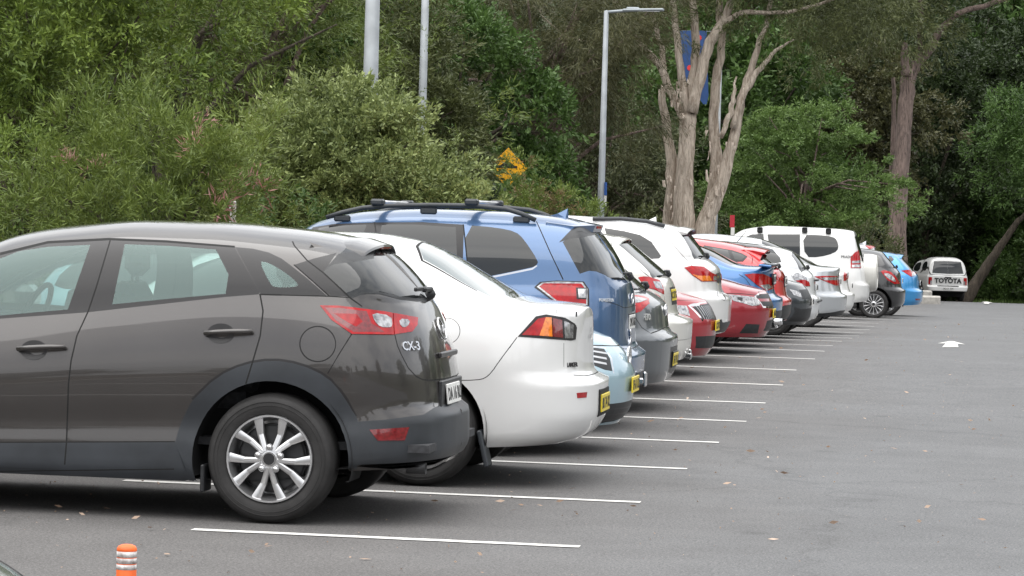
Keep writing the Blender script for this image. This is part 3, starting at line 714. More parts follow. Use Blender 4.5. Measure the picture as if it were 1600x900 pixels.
# --- 2: white sedan ----------------------------------------------------------------
P2 = paint('pearl_white', (.74, .74, .735), 0, .4)
c = Car('parked_car', 'white sedan with a smoked tail light, parked directly behind the dark brown-grey crossover', -2.265, 18.40, dict(
    L=4.57, hw=.885,
    XR=[(.22, -.33), (.276, -.106), (.357, -.03), (.437, 0), (.625, 0), (.66, -.085), (.74, -.10), (1.0, -.105), (1.055, -.109)],
    XF=[(.2, .02), (.5, 0), (.65, .08), (.75, .2)],
    top=[(-4.4, .75), (-4.0, .88), (-3.4, .96), (-2.98, 1.02), (-2.6, 1.25), (-2.25, 1.42), (-1.85, 1.476), (-1.5, 1.475), (-1.2, 1.44), (-1.0, 1.365), (-.75, 1.225), (-.54, 1.115), (-.44, 1.095), (-.2, 1.078), (-.109, 1.058)],
    belt=[(-4.57, .70), (-4.0, .85), (-3.0, .96), (-1.6, 1.03), (-.6, 1.055), (-.3, 1.03), (-.109, .99)],
    sill=[(-4.57, .22), (-3.9, .2), (-.9, .2), (-.5, .24), (0, .25)],
    side=[(0, .90), (.08, .95), (.25, .975), (.45, .99), (.60, 1.0), (.72, .992), (.84, .972), (.93, .945), (1, .905)],
    ar=.58, nr=2.9, n=2.7, tum=.40), False, 'car')
c.area('tail_light', 'satin', [(809, 526), (837, 494.5), (853, 491.5), (882.7, 496.5), (898, 506), (901, 512), (899, 530.5), (893, 532), (850, 529)], off=.003)
c.area('tail_light', 'red', [(815, 523.5), (840, 498.5), (852, 496), (842, 524.5)], off=.006)
c.area('tail_light', 'amber', [(852, 496), (861, 496.5), (862, 526), (842, 524.5)], off=.006)
c.area('tail_light', 'reddk', [(863, 497.5), (877, 500), (878.7, 528), (863, 526)], off=.006)
c.area('tail_light', 'clear', [(880.5, 501.5), (895, 507.5), (894, 528.5), (882, 528.5)], off=.006)
c.line([(808, 527), (781, 563), (768, 582), (758, 591), (745, 594), (707, 594.5)], .005, M['satin'], ch=1)
c.line([(881, 536), (881, 573)], .005, M['satin']); c.line([(869, 483), (870, 490)], .004, M['satin'])
c.line([('p', 896, 586), ('r', .3, .655), ('r', .0005, .652)], .008)
c.line([(698.7+20*math.cos(a), 517+20*math.sin(a)) for a in np.linspace(0, 2*math.pi, 36)[:-1]], .004, M['satin'], closed=True)
c.area('rear_reflector', 'red', [(901, 614), (917, 612.5), (916, 621), (902, 622)], off=.003)
c.area('rear_window', 'tint', [('t', -1.14, .0005), ('t', -1.12, .30), ('t', -1.05, .50), ('t', -.72, .60), ('t', -.60, .62), ('t', -.555, .55), ('t', -.525, .3), ('t', -.52, .0005)], centre=True)
c.area('body', 'gap', [('t', -1.155, .0005), ('t', -1.135, .32), ('t', -1.06, .53), ('t', -.70, .625), ('t', -.70, .61), ('t', -1.05, .51), ('t', -1.12, .30), ('t', -1.14, .0005)])
c.area('side_window', 'glass', [('s', -2.75, 1.07), ('s', -2.3, 1.32), ('s', -1.9, 1.375), ('s', -1.45, 1.365), ('s', -1.18, 1.25), ('s', -1.02, 1.10), ('s', -1.6, 1.06)], ch=1)
c.line([(592, 386), (625, 400), (655, 425), (667, 445), (669, 458)], .004, M['satin'], ch=1)
c.arch(-.975, .33, .375); c.arch(-.975-2.635, .33, .375)
c.cut(P2)
four_wheels(c, -.975, -3.61, .328, .228, 'ten')
MB().box((-.60, -.80, .235), (.028, .15, .22), [[.97, 0, -.24], [0, 1, 0], [.24, 0, .97]], 0, .008).build('mud_flap', M['clad'], c.root)
b = MB(); b.box((-.012, 0, .49), (.03, .46, .17), None, 0, .01); b.build('plate_recess', M['gap'], c.root)
plate(c, .008, .485, 'BU 74 KL', 'yellow')
c.text('LANCER', (886, 573.5), .036, 'satin', ext=.002, bold=.0012)
P, n = c.surf(('r', .0005, .90)); b = MB()
for a in (math.pi/2, math.pi*7/6, math.pi*11/6):
    d = np.array([0, math.cos(a), math.sin(a)]); q = np.array([0, -math.sin(a), math.cos(a)]); o = P+n*.006+np.array([.006, 0, 0])
    b.add([o, o+d*.028+q*.018, o+d*.056, o+d*.028-q*.018, o+d*.028-np.array([.008, 0, 0])], [(0, 1, 2, 3), (0, 4, 1), (1, 4, 2), (2, 4, 3), (3, 4, 0)])
b.build('emblem', M['chrome'], c.root)
MB().box((-.115, -.52, 1.03), (.006, .03, .03), None, 0, .001).build('badge', M['satin'], c.root)

# --- 4: blue wagon -------------------------------------------------------------------
P4 = paint('blue_paint', (.06, .13, .265), .45, .32)
c = Car('parked_car', 'metallic blue four-wheel-drive wagon with black roof rails and two silver crossbars', -2.584, 23.30, dict(
    L=4.595, hw=.8975,
    XR=[(.28, -.12), (.33, -.05), (.41, -.008), (.58, 0), (.625, -.075), (.68, -.08), (.95, -.09), (1.13, -.115)],
    XF=[(.2, .02), (.5, 0), (.7, .05), (.85, .15)],
    top=[(-4.5, .86), (-4.1, .96), (-3.5, 1.05), (-3.2, 1.09), (-2.8, 1.32), (-2.45, 1.54), (-2.1, 1.612), (-1.6, 1.64), (-1.1, 1.635), (-.65, 1.605), (-.45, 1.56), (-.36, 1.47), (-.25, 1.32), (-.18, 1.2), (-.115, 1.115)],
    belt=[(-4.595, .78), (-4.1, .92), (-3.2, 1.03), (-1.6, 1.07), (-.6, 1.10), (-.3, 1.09), (-.115, 1.04)],
    sill=[(-4.595, .28), (-3.9, .25), (-.9, .25), (-.45, .32), (0, .33)],
    side=[(0, .94), (.08, .975), (.3, .985), (.5, 1.0), (.64, .997), (.78, .98), (.9, .958), (1, .925)],
    ar=.42, nr=3.0, n=4.2, tum=.26), False, 'car')
c.area('body', 'satin', [('s', -2.95, 1.06), ('s', -2.5, 1.44), (489, 355), (520, 350), (585, 347.5), (660, 347), (725, 351), (723, 420), (728, 440), (600, 470)])
c.area('side_window', 'glass', [(597, 350.5), (650, 351), (712, 355), (714, 400), (716, 440), (600, 455), (585, 400)])
c.area('front_window', 'glass', [(497, 356.5), (520, 353), (573, 351), (566, 370), (550, 440), ('s', -2.75, 1.08), ('s', -2.4, 1.42)])
c.area('quarter_window', 'glass', [(724.5, 351), (776.6, 355.6), (805.5, 361.7), (818.6, 373.5), (841, 407.6), (839, 414), (831.7, 418), (763.5, 432), (733, 437)], ch=1)
c.line([(839, 415), (831.7, 420), (763.5, 434), (733, 440)], .010, M['chrome'])
c.line([(724, 350.5), (733, 437)], .010); c.line([('s', -1.28, 1.08), ('s', -1.22, .9), ('s', -1.34, .7)], .007); c.line([(585, 347), (600, 440)], .008)
c.area('tail_light', 'satin', [(835, 449), (844, 440.5), (870, 438.5), (912, 440), (920, 452), (920.5, 478), (866, 472)], off=.006)
c.area('tail_light', 'clear', [(839, 448.5), (847, 442), (870, 440), (910, 441.5), (917.5, 452), (917.5, 477), (868, 471)], off=.008)
c.area('tail_light', 'red', [(842.5, 448), (850, 443.2), (908, 443.5), (915.5, 452), (915.5, 475), (870, 469.5)], off=.010)
c.area('tail_light', 'satin', [(900, 450), (916, 450), (916, 468), (901, 467.5)], off=.0115)
c.area('tail_light', 'clear', [(903, 452), (915, 452), (915, 466), (904, 465.5)], off=.013)
c.line([(838, 345.5), (841, 352), (860, 395), (880, 437)], .008)
c.area('tailgate_window', 'glass', [('p', 879, 378), ('p', 893, 370), ('t', -.385, .45), ('t', -.39, .2), ('t', -.39, .0005), ('r', .0005, 1.135), ('r', .45, 1.14), ('r', .58, 1.16), ('p', 906, 428)], centre=True)
c.area('body', 'black', [(873, 379), (897, 354), (940, 354), (930, 367), (908, 371.5), (893, 372.5)])  # dark hollow below the spoiler: its shade painted on as black
c.line([('p', 921, 479), ('p', 921, 520), ('r', .45, .62), ('r', .0005, .615)], .007)
c.line([('r', .72, .985), ('r', .4, .93), ('r', .0005, .93)], .006)
c.area('body', 'clad', [('s', -4.5, .26), ('s', -4.5, .36), ('s', -1.3, .36), ('s', -.5, .40), ('r', .5, .43), ('r', .0005, .43), ('r', .0005, .335), ('s', -.4, .33)])
c.arch(-.86, .36, .40); c.arch(-3.5, .36, .40)
c.cut(P4)
four_wheels(c, -.86, -3.5, .35, .225, 'five')
q1 = c.R.T@(onY(897, 353.5, 22.72)-c.T); q2 = c.R.T@(onY(945, 352.5, 23.86)-c.T); q0 = c.R.T@(onY(853, 347, 22.72)-c.T)
b = MB(); tip = [np.array([q1[0], -.58, q1[2]]), np.array([q2[0]+.03, -.25, q1[2]+.012]), np.array([q2[0]+.03, .25, q1[2]+.012]), np.array([q1[0], .58, q1[2]])]
bk = [np.array([q0[0], -.58, q0[2]]), np.array([q0[0], -.25, q0[2]+.045]), np.array([q0[0], .25, q0[2]+.045]), np.array([q0[0], .58, q0[2]])]; dn = np.array([-.02, 0, -.055])
V = bk+tip+[t+dn for t in tip]+[k-np.array([0, 0, .06]) for k in bk]
for i in range(3): b.add(V, [(i, i+1, 5+i, 4+i)], 0, True); b.add(V, [(4+i, 5+i, 9+i, 8+i)], 0); b.add(V, [(8+i, 9+i, 13+i, 12+i)], 1)
for sg in (-1, 1):
    ft = np.array([float((c.R.T@(onY(873.5, 379, 22.72)-c.T))[0])+.0, .60*sg, float((c.R.T@(onY(873.5, 379, 22.72)-c.T))[2])])
    A, B_ = np.array([q0[0], .59*sg, q0[2]]), np.array([q1[0], .58*sg, q1[2]]); ins = np.array([0, -.05*sg, 0])
    W_ = [A, B_, B_+dn, ft, A+ins, B_+ins, B_+dn+ins, ft+ins]
    b.add(W_, [(0, 1, 2, 3)], 0); b.add(W_, [(4, 7, 6, 5), (1, 5, 6, 2), (2, 6, 7, 3), (0, 3, 7, 4)], 1)
so_ = b.build('spoiler', [P4, M['black']], c.root); MB().box((q2[0]+.02, 0, q1[2]-.004), (.02, .24, .022), None, 0, .004).build('brake_light', M['red'], so_)
for sd, pts in ((1, [(510, 340), (535, 332), (566, 325), (606, 321.5), (670, 320.5), (742, 321.5), (790, 326.5), (815, 334), (837, 344)]),):
    Y = 23.3-.60; P = [c.R.T@(onY(a, b, Y)-c.T) for a, b in pts]
    for sy in (1, -1):
        Q = [p*(1, sy, 1) for p in P]; b = MB(); b.tube(Q, .017, 10, flat=(1, 1.1))
        for k in (1, 4, 7): b.box(Q[k]-np.array([0, 0, .045]), (.13, .028, .05), None, 0, .012)
        b.build('roof_rail', M['clad'], c.root)
    for k, (a, xx) in enumerate(((590, 0), (737, 0))):
        p = c.R.T@(onY(a, 320, Y)-c.T); b = MB(); b.tube([(p[0], -.54, p[2]+.022), (p[0], .54, p[2]+.022)], .016, 10, flat=(1.9, .9)); o = b.build('roof_bar', M['alloy'], c.root)
        for sy in (-1, 1): MB().box((p[0], sy*.59, p[2]+.02), (.10, .11, .05), None, 0, .014).build('bar_foot', M['clad'], o)
shark_fin(c, -.62, 0, P4, .075, .18)
plate(c, -.085, .815, 'DVK 86S', 'white', frame=True)
P, n = c.surf(('r', .0005, .99)); b = MB(); A = np.linspace(0, 2*math.pi, 30)
b.tube([P+np.array([.008, 0, 0])+np.array([0, .065*math.cos(a), .038*math.sin(a)]) for a in A], .006, 8, cap=False)
for y, z, r in ((-.02, .012, .011), (.022, .014, .008), (.03, -.006, .008), (.0, -.012, .008), (-.028, -.012, .007)): b.lathe([(r, 0), (0, .006)], P+np.array([.006, y, z]), (1, 0, 0), 8, ref=(0, 1, 0))
b.build('emblem', M['chrome'], c.root)
c.text('FORESTER', (936, 471), .032, 'chrome', ext=.002, bold=.001)
P, n = c.surf(('r', .15, .70)); b = MB()
o = P+np.array([.006, 0, 0]); b.tube([o+(0, -.03, .06), o+(0, 0, .01), o+(0, .05, -.055)], .008, 6); b.tube([o+(0, .0, .0), o+(0, -.045, -.06)], .008, 6); b.build('badge', M['chrome'], c.root)
wiper(c, -.125, 1.15, 0, .38)
b = MB(); b.box((.0, -.05, .36), (.06, .05, .05), None, 0, .01); b.box((.035, -.05, .375), (.03, .06, .12), None, 0, .012); b.build('tow_bar', M['chrome'], c.root)
# ------------------------------------------------------------------ the rest of the row
def hatch(L=4.2, hw=.87, H=1.5, zw=1.02, xw=-.14, xr=-.55, zr=None, bump=.58, step=.06, zb=None, cowl=1.05, n=3.2, tum=.32, ar=.45, nr=2.8, hood=.0, sill=.2, rs=.30, nose=1.0, **k):
    zr = H-.07 if zr is None else zr; zb = zw+.01 if zb is None else zb; hz = H*.56+hood
    d = dict(L=L, hw=hw,
        XR=[(rs, -.06), (rs+.1, -.01), (bump-.02, 0), (bump+.03, -step), (zw-.12, -step-.04), (zw, xw)],
        XF=[(.18, .10*nose), (.32, .02), (.52, 0), (.66, .05*nose), (.80, .16*nose)],
        top=[(-L+.10, hz-.06), (-L+.35, hz+.02), (-L+.7, H*.635+hood*.6), (-L+cowl, H*.675+hood*.4), (-L+cowl+.42, H*.83), (-L+cowl+.78, H*.955), (-L+cowl+1.2, H-.005), (-L*.44, H), (xr-.45, (H+zr)/2+.012), (xr, zr), ((xr+xw)/2, (zr+zw)/2+.015), (xw, zw-.01)],
        belt=[(-L, hz-.12), (-L+.5, hz-.02), (-L+cowl, H*.645), (-L*.5, zb-.06), (-.8, zb), (-.35, zb-.02), (xw, zw-.06)],
        sill=[(-L, .2), (-L+.7, sill), (-.9, sill), (-.45, rs-.03), (0, rs)],
        side=[(0, .93), (.1, .965), (.3, .985), (.5, 1.0), (.64, .996), (.78, .978), (.9, .955), (1, .922)], ar=ar, nr=nr, n=n, tum=tum, af=.95, nf=2.3)
    d.update(k); return d
def sedan(L=4.6, hw=.88, H=1.46, deck=1.08, xdeck=-.55, xroof=-1.3, bump=.62, step=.08, rs=.28, sill=.2, n=2.8, **k):
    d = hatch(L, hw, H, deck-.02, -step-.03, xroof, H-.05, bump, step, deck-.06, 1.2, n, .36, .55, 2.6, .0, sill, rs)
    tp = [p for p in d['top'] if p[0] < xroof-.1]
    d['top'] = tp+[(xroof, H-.05), ((xroof+xdeck)/2, (H-.05+deck)/2+.03), (xdeck, deck+.01), (xdeck+.15, deck), (-step-.05, deck-.01), (-step-.03, deck-.02)]
    d.update(k); return d
def side_glass(c, sp, x0, x1, H, zb, z0=None):
    """door glass band with a body-side outline from x0 (front) to x1 (rear)"""
    c.area('side_window', 'glass', [('s', x0, zb-.03), ('s', x0+.55, H-.17), ('s', (x0+x1)/2, H-.12), ('s', x1-.25, H-.17), ('s', x1, zb+.05), ('s', x1-.15, zb+.01)], ch=1)
def rear_glass(c, pts, xt, w=.52, centre_z=None, zb=.0):
    c.area('tailgate_window', 'glass', pts[0]+[('t', xt, w*.55), ('t', xt-.01, .0005), ('r', .0005, centre_z), ('r', w*.6, centre_z+.005)]+pts[1], centre=True)
RX = lambda px, py, Y: float(onY(px, py, Y)[0])
BAY = lambda k: 14.64+2.45*(k+.5)

# --- 3: pale blue small car, nose out ------------------------------------------------
P3 = paint('pale_blue_paint', (.33, .47, .54), .25, .35)
X3 = RX(982, 655, BAY(2)-.2)
c = Car('parked_car', 'pale blue car parked nose out between the white sedan and the metallic blue wagon', X3, BAY(2)+.05, hatch(L=4.3, H=1.46, hw=.88, nose=1.15, rs=.22), True, 'car')
L_ = -c.L
c.area('grille', 'black', [(912, 541), (944, 545), (953, 560), (957, 580), (945, 578), (925, 570), (914, 560)])
for k in range(3): c.line([(913, 546+k*8), (930, 549+k*8), (948, 552+k*8.2)], .016, 'alloy', part='grille')
c.line([(911, 540), (946, 543.5), (955, 560), (959, 583)], .014, 'chrome', part='grille')
c.area('headlight', 'clear', [(918, 545), (925, 570), (928, 566), (921, 545)], off=.003)
c.area('lower_grille', 'black', [('f', .0005, .36), ('f', .45, .35), ('f', .62, .30), ('f', .60, .20), ('f', .0005, .19)], centre=True)
for z in (.23, .27, .31): c.line([('f', .60, z), ('f', .3, z+.004), ('f', .0005, z+.004)], .010, 'alloyd', part='lower_grille')
side_glass(c, None, L_+1.35, -.35, 1.46, 1.0)
c.line([('f', .80, .78), ('f', .5, .745), ('f', .0005, .73)], .008)
c.arch(L_+.9, .31, .36); c.arch(-.75, .31, .36); c.cut(P3)
four_wheels(c, -.75, L_+.9, .305, .2, 'seven')
plate(c, L_-.012, .47, 'BF 61 UZ', 'yellow', front=True)
b = MB(); A = np.linspace(0, 2*math.pi, 28); P, n = c.surf(('f', .0005, .66))
b.tube([P+np.array([-.02, .085*math.cos(a), .062*math.sin(a)]) for a in A], .010, 8, cap=False); b.tube([P+np.array([-.02, .04*math.cos(a), .062*math.sin(a)]) for a in A], .007, 8, cap=False)
b.tube([P+np.array([-.02, .085*math.cos(a), .028+.022*math.sin(a)]) for a in A], .006, 8, cap=False); b.build('emblem', M['chrome'], c.root)
mirror(c, L_+1.55, 1.0, P3)

# --- 5: grey hatch ---------------------------------------------------------------------
P5 = paint('mid_grey_paint', (.115, .125, .135), .4, .33)
Y = BAY(4); X5 = RX(1055, 545, Y)
c = Car('parked_car', 'mid grey hatchback with a yellow plate low in its bumper, beside the blue wagon', X5, Y, hatch(L=4.3, H=1.42, hw=.89, zw=1.01, xw=-.27, xr=-.68, zr=1.31, bump=.64, step=.07, rs=.25), False, 'car')
c.area('tail_light', 'red', [(980, 460), (992, 462), (1005, 463), (1014, 467), (1012, 476), (1000, 487), (989, 490), (976, 486)], off=.006)
c.area('tail_light', 'clear', [(987, 464), (1001, 465.5), (1011, 468.5), (1000, 473), (988, 474)], off=.008)
c.area('tailgate_window', 'glass', [('t', -.62, .0005), ('t', -.61, .45), ('t', -.34, .61), ('t', -.295, .35), ('t', -.285, .0005)], centre=True)
side_glass(c, None, -3.0, -.55, 1.47, 1.0)
c.line([('p', 989, 491), ('p', 1003, 512), ('p', 1017, 521), ('r', .0005, .70)], .008)
c.area('rear_reflector', 'red', [(1002, 562), (1005.5, 560), (1007, 571), (1002, 573)], off=.003)
c.area('body', 'satin', [('r', .30, .54), ('r', .0005, .54), ('r', .0005, .30), ('r', .30, .33)])
c.arch(-.8, .32, .37); c.arch(-3.45, .32, .37); c.cut(P5)
four_wheels(c, -.8, -3.45, .315, .21, 'five')
spoiler(c, -.72, -.58, 1.315, 1.30, .50, .47, P5, th=.02, cv=.6)
plate(c, .004, .43, 'EH 74 LQ', 'yellow', frame=True, tilt=-.08); wiper(c, -.28, 1.03, 0, .3)
c.text('i30', (1007, 500), .075, 'chrome', bold=.003)
P, n = c.surf(('r', .0005, .84)); b = MB(); A = np.linspace(0, 2*math.pi, 28); b.tube([P+n*.008+np.array([0, .07*math.cos(a), .045*math.sin(a)]) for a in A], .008, 8, cap=False)
for s_ in (-1, 1): b.tube([P+n*.008+np.array([0, s_*.025-.012, -.032]), P+n*.008+np.array([0, s_*.025+.012, .032])], .008, 6)
b.tube([P+n*.008+np.array([0, -.024, -.004]), P+n*.008+np.array([0, .024, .006])], .006, 6); b.build('emblem', M['chrome'], c.root)

# --- 6: white hatch ---------------------------------------------------------------------
P6 = paint('cream_white', (.62, .61, .57), 0, .4)
Y = BAY(5); X6 = RX(1079, 515, Y)
c = Car('parked_car', 'white people carrier with a yellow plate high on its tailgate, beyond the grey hatchback', X6, Y, hatch(L=4.4, H=1.51, hw=.88, zw=1.06, xw=-.22, xr=-.70, zr=1.41, bump=.68, step=.13, rs=.30, n=3), False, 'car')
c.area('tail_light', 'red', [(997, 434), (1005, 432), (1013, 432.5), (1030, 438), (1036, 449), (1037, 460), (1024, 453), (1008, 449)], off=.006)
c.area('tail_light', 'clear', [(1019, 440), (1031, 440.5), (1035.5, 452), (1024, 450)], off=.008)
c.area('tailgate_window', 'glass', [('t', -.66, .0005), ('t', -.64, .48), ('t', -.30, .60), ('t', -.255, .4), ('t', -.235, .0005)], centre=True)
side_glass(c, None, -3.1, -.7, 1.58, 1.06)
c.line([('p', 953, 372), ('p', 956, 385), ('p', 975, 400), ('p', 1005, 425), ('p', 1014, 432)], .006, M['satin'])
c.line([('p', 1038, 463), ('p', 1040, 490), ('r', .35, .72), ('r', .0005, .71)], .007)
c.area('body', 'gap', [('r', .24, .96), ('r', .0005, .965), ('r', .0005, .80), ('r', .24, .80)])
c.line([('s', -.5, .50), ('r', .6, .49), ('r', .0005, .49)], .005, M['satin'])
c.arch(-.8, .32, .37); c.arch(-3.5, .32, .37); c.cut(P6)
four_wheels(c, -.8, -3.5, .315, .2, 'seven')
spoiler(c, -.76, -.60, 1.415, 1.40, .52, .48, P6, th=.02, cv=.7)
plate(c, -.165, .89, 'CC 07 DG', 'yellow', tilt=.1); wiper(c, -.24, 1.07, 0, .3)
b = MB(); b.box((-.03, 0, .33), (.10, .06, .05), None, 0, .01); b.box((.0, 0, .34), (.03, .05, .10), None, 0, .01); b.build('tow_bar', M['chrome'], c.root)

# --- 7: dark red small car, nose out ----------------------------------------------------
P7 = paint('dark_red_paint', (.34, .012, .022), .25, .32)
Y = BAY(6); X7 = RX(1117, 535, Y-.1)
c = Car('parked_car', 'dark red car parked nose out with a black ribbed grille', X7, Y, hatch(L=4.2, H=1.42, hw=.87, nose=1.0, rs=.2, hood=.0), True, 'car'); L_ = -c.L
c.area('grille', 'black', [('f', .0005, .72), ('f', .30, .71), ('f', .46, .69), ('f', .40, .57), ('f', .0005, .555)], centre=True)
for y in np.arange(.04, .44, .045): c.line([('f', y, .70), ('f', y*.93, .57)], .009, 'alloy', part='grille')
c.line([('f', .0005, .735), ('f', .30, .725), ('f', .49, .70), ('f', .41, .555)], .03, 'chrome', part='grille')
c.area('headlight', 'clear', [('f', .52, .70), ('f', .66, .71), ('f', .72, .66), ('f', .55, .60)], off=.003)
c.area('lower_grille', 'black', [('f', .0005, .40), ('f', .50, .40), ('f', .46, .28), ('f', .0005, .27)], centre=True)
side_glass(c, None, L_+1.35, -.35, 1.46, 1.0); c.line([('f', .80, .76), ('f', .5, .755), ('f', .0005, .755)], .008)
c.arch(L_+.9, .31, .36); c.arch(-.75, .31, .36); c.cut(P7); four_wheels(c, -.75, L_+.9, .305, .2, 'seven')
plate(c, L_-.012, .50, 'BX 28 YT', 'yellow', front=True); mirror(c, L_+1.55, 1.0, P7)

# --- 8: white SUV --------------------------------------------------------------------
P8 = paint('bright_white', (.70, .70, .69), 0, .4)
Y = BAY(7); X8 = RX(1141, 480, Y)
c = Car('parked_car', 'bright white tall wagon with roof rails and red and amber tail lights', X8, Y, hatch(L=4.3, H=1.545, hw=.885, zw=1.12, xw=-.27, xr=-.56, zr=1.445, bump=.72, step=.10, rs=.32, n=3.6), False, 'car')
c.area('tail_light', 'red', [(1069, 418), (1079, 415.6), (1099, 417), (1113, 427), (1121, 430), (1120, 439.5), (1096, 440), (1081.6, 430)], off=.006)
c.area('tail_light', 'amber', [(1081, 428.5), (1092, 431), (1108, 431), (1112, 438.5), (1096.5, 439)], off=.008)
c.area('tail_light', 'clear', [(1114, 431), (1119, 432), (1119, 438), (1114, 438.5)], off=.008)
c.area('tailgate_window', 'glass', [('t', -.53, .0005), ('t', -.52, .5), ('t', -.35, .62), ('t', -.30, .45), ('t', -.285, .0005)], centre=True)
c.area('quarter_window', 'glass', [(944, 356), (975, 361), (1000, 367), (1018, 378), (1033, 400), (1030, 404), (1010, 405), (960, 405)])
c.line([('p', 1038, 357), ('p', 1042, 370), ('p', 1060, 392), ('p', 1081, 415)], .006, M['satin'])
c.line([('p', 1119, 442), ('p', 1122, 464), ('p', 1132, 470), ('r', .0005, .76)], .007, M['satin'])
c.area('body', M['black'], [('s', -.9, .20), ('s', -.9, .36), ('p', 1100, 503), ('p', 1116, 501), ('p', 1128, 499), ('r', .45, .44), ('r', .0005, .44), ('r', .0005, .325), ('r', .6, .33)])
c.area('body', 'black', [('r', .30, .96), ('r', .0005, .965), ('r', .0005, .86), ('r', .30, .86)])
c.arch(-.82, .34, .39); c.arch(-3.48, .34, .39); c.cut(P8); four_wheels(c, -.82, -3.48, .335, .21, 'five')
spoiler(c, -.62, -.42, 1.45, 1.435, .54, .50, P8, th=.022, cv=.6); wiper(c, -.285, 1.13, 0, .3)
strip3(c, [(926, 346.5), (970, 346), (1010, 350), (1037, 357)], .03, .022, 'roof_rail', 'clad')
plate(c, -.13, .88, 'CU 35 RX', 'yellow', tilt=.08); shark_fin(c, -.85, 0, P8)

# --- 9: dark red sedan, nose out -------------------------------------------------------
P9 = paint('cherry_paint', (.30, .010, .022), .3, .3)
Y = BAY(8); X9 = RX(1207, 505, Y-.1)
c = Car('parked_car', 'glossy cherry red sedan parked nose out with big clear headlights, before the blue sedan', X9, Y, sedan(L=4.6, hw=.90, H=1.38, rs=.2), True, 'car'); L_ = -c.L
c.area('headlight', 'clear', [(1135, 459.6), (1150, 461), (1177, 464), (1190, 468), (1186, 477), (1175, 478), (1162, 474), (1146, 470)], off=.004)
c.area('headlight', 'alloyd', [(1152, 464), (1160, 465), (1160, 471), (1152, 468)], off=.005)
c.area('grille', 'black', [('f', .0005, .70), ('f', .34, .695), ('f', .46, .67), ('f', .40, .56), ('f', .0005, .545)], centre=True)
c.line([('f', .46, .63), ('f', .0005, .625)], .035, P9, part='grille'); c.line([('f', .0005, .71), ('f', .34, .705), ('f', .47, .67), ('f', .41, .55), ('f', .0005, .535)], .018, 'chrome', part='grille')
c.area('fog_recess', 'black', [(1166, 506), (1187, 507), (1184, 521), (1155, 521)])
c.area('lower_grille', 'black', [('f', .0005, .40), ('f', .30, .39), ('f', .32, .27), ('f', .0005, .26)], centre=True)
c.line([('p', 1132, 458.5), ('p', 1160, 459), ('p', 1188, 462), ('f', .3, .725), ('f', .0005, .73)], .009)
side_glass(c, None, L_+1.5, -1.0, 1.47, 1.0)
c.arch(L_+.95, .33, .37); c.arch(-.95, .33, .37); c.cut(P9); four_wheels(c, -.95, L_+.95, .325, .215, 'five')
plate(c, L_-.012, .47, 'AB 64 KF', 'yellow', front=True); mirror(c, L_+1.65, 1.0, P9)

# --- 10: blue sedan ----------------------------------------------------------------------
P10 = paint('royal_blue_paint', (.03, .15, .38), .35, .3)
Y = BAY(9); X10 = RX(1222, 480, Y)
c = Car('parked_car', 'royal blue sedan with a black-lipped boot spoiler and a black lower bumper', X10, Y, sedan(L=4.5, hw=.88, H=1.37, deck=1.005, xdeck=-.50, xroof=-1.38, bump=.62, step=.09, rs=.29), False, 'car')
c.area('tail_light', 'red', [(1163, 429), (1175, 427.5), (1191.6, 428), (1208, 435), (1208, 451), (1196.5, 454.7), (1182, 445)], off=.006)
c.area('tail_light', 'clear', [(1187, 446), (1200, 444), (1206, 449), (1197, 454)], off=.008)
c.area('rear_window', 'glass', [('t', -1.32, .0005), ('t', -1.28, .48), ('t', -.60, .62), ('t', -.54, .4), ('t', -.52, .0005)], centre=True)
side_glass(c, None, -3.1, -1.1, 1.48, 1.05)
c.area('body', 'black', [('s', -.9, .20), ('s', -.9, .3), ('r', .8, .42), ('r', .5, .46), ('r', .0005, .46), ('r', .0005, .305)])
c.line([('r', .80, .90), ('r', .74, .66), ('r', .0005, .68)], .007)
c.arch(-.9, .325, .37); c.arch(-3.5, .325, .37); c.cut(P10); four_wheels(c, -.9, -3.5, .32, .215, 'five')
b = MB(); b.box((-.18, 0, 1.012), (.16, 1.36, .03), [[.99, 0, .08], [0, 1, 0], [-.08, 0, .99]], 0, .01); b.box((-.095, 0, 1.016), (.02, 1.3, .02), None, 1, .004); b.build('spoiler', [P10, M['black']], c.root)
plate(c, -.10, .84, 'BK 43 WN', 'white', frame=True)
b = MB(); b.lathe([(.04, 0), (.04, .10), (.034, .10), (.03, .02)], (-.06, -.5, .33), (1, 0, 0), 14, ref=(0, 1, 0)); b.build('exhaust_pipe', M['chrome'], c.root)

# --- 11: red hatch -------------------------------------------------------------------------
P11 = paint('bright_red_paint', (.62, .022, .028), .1, .3)
Y = BAY(10); X11 = RX(1236, 470, Y)
c = Car('parked_car', 'bright red hatchback with a roof spoiler, rising behind the royal blue sedan', X11, Y, hatch(L=4.2, H=1.37, hw=.87, zw=.97, xw=-.17, xr=-.60, zr=1.245, bump=.58, step=.06, rs=.29), False, 'car')
c.area('side_window', 'satin', [(1100, 383), (1120, 386.5), (1145, 391), (1160, 396), (1168.5, 401), (1161, 409), (1130, 410), (1090, 400)])
c.area('rear_door_window', 'glass', [(1112, 386.5), (1137, 391), (1142, 404), (1130, 406)]); c.area('quarter_window', 'glass', [(1143, 393), (1159, 398), (1164, 401), (1158, 406.5), (1148, 405)])
c.area('tail_light', 'red', [(1212, 428), (1217, 424), (1225, 428), (1228, 437), (1222, 440), (1214, 437)], off=.01)
c.area('tailgate_window', 'glass', [('t', -.56, .0005), ('t', -.55, .48), ('t', -.25, .58), ('t', -.20, .4), ('t', -.185, .0005)], centre=True)
c.area('body', 'black', [('s', -.9, .20), ('s', -.9, .30), ('r', .8, .46), ('r', .5, .50), ('r', .0005, .50), ('r', .0005, .305)])
c.line([('p', 1168, 384), ('p', 1171, 396), ('p', 1176, 403), ('p', 1175, 412)], .010)
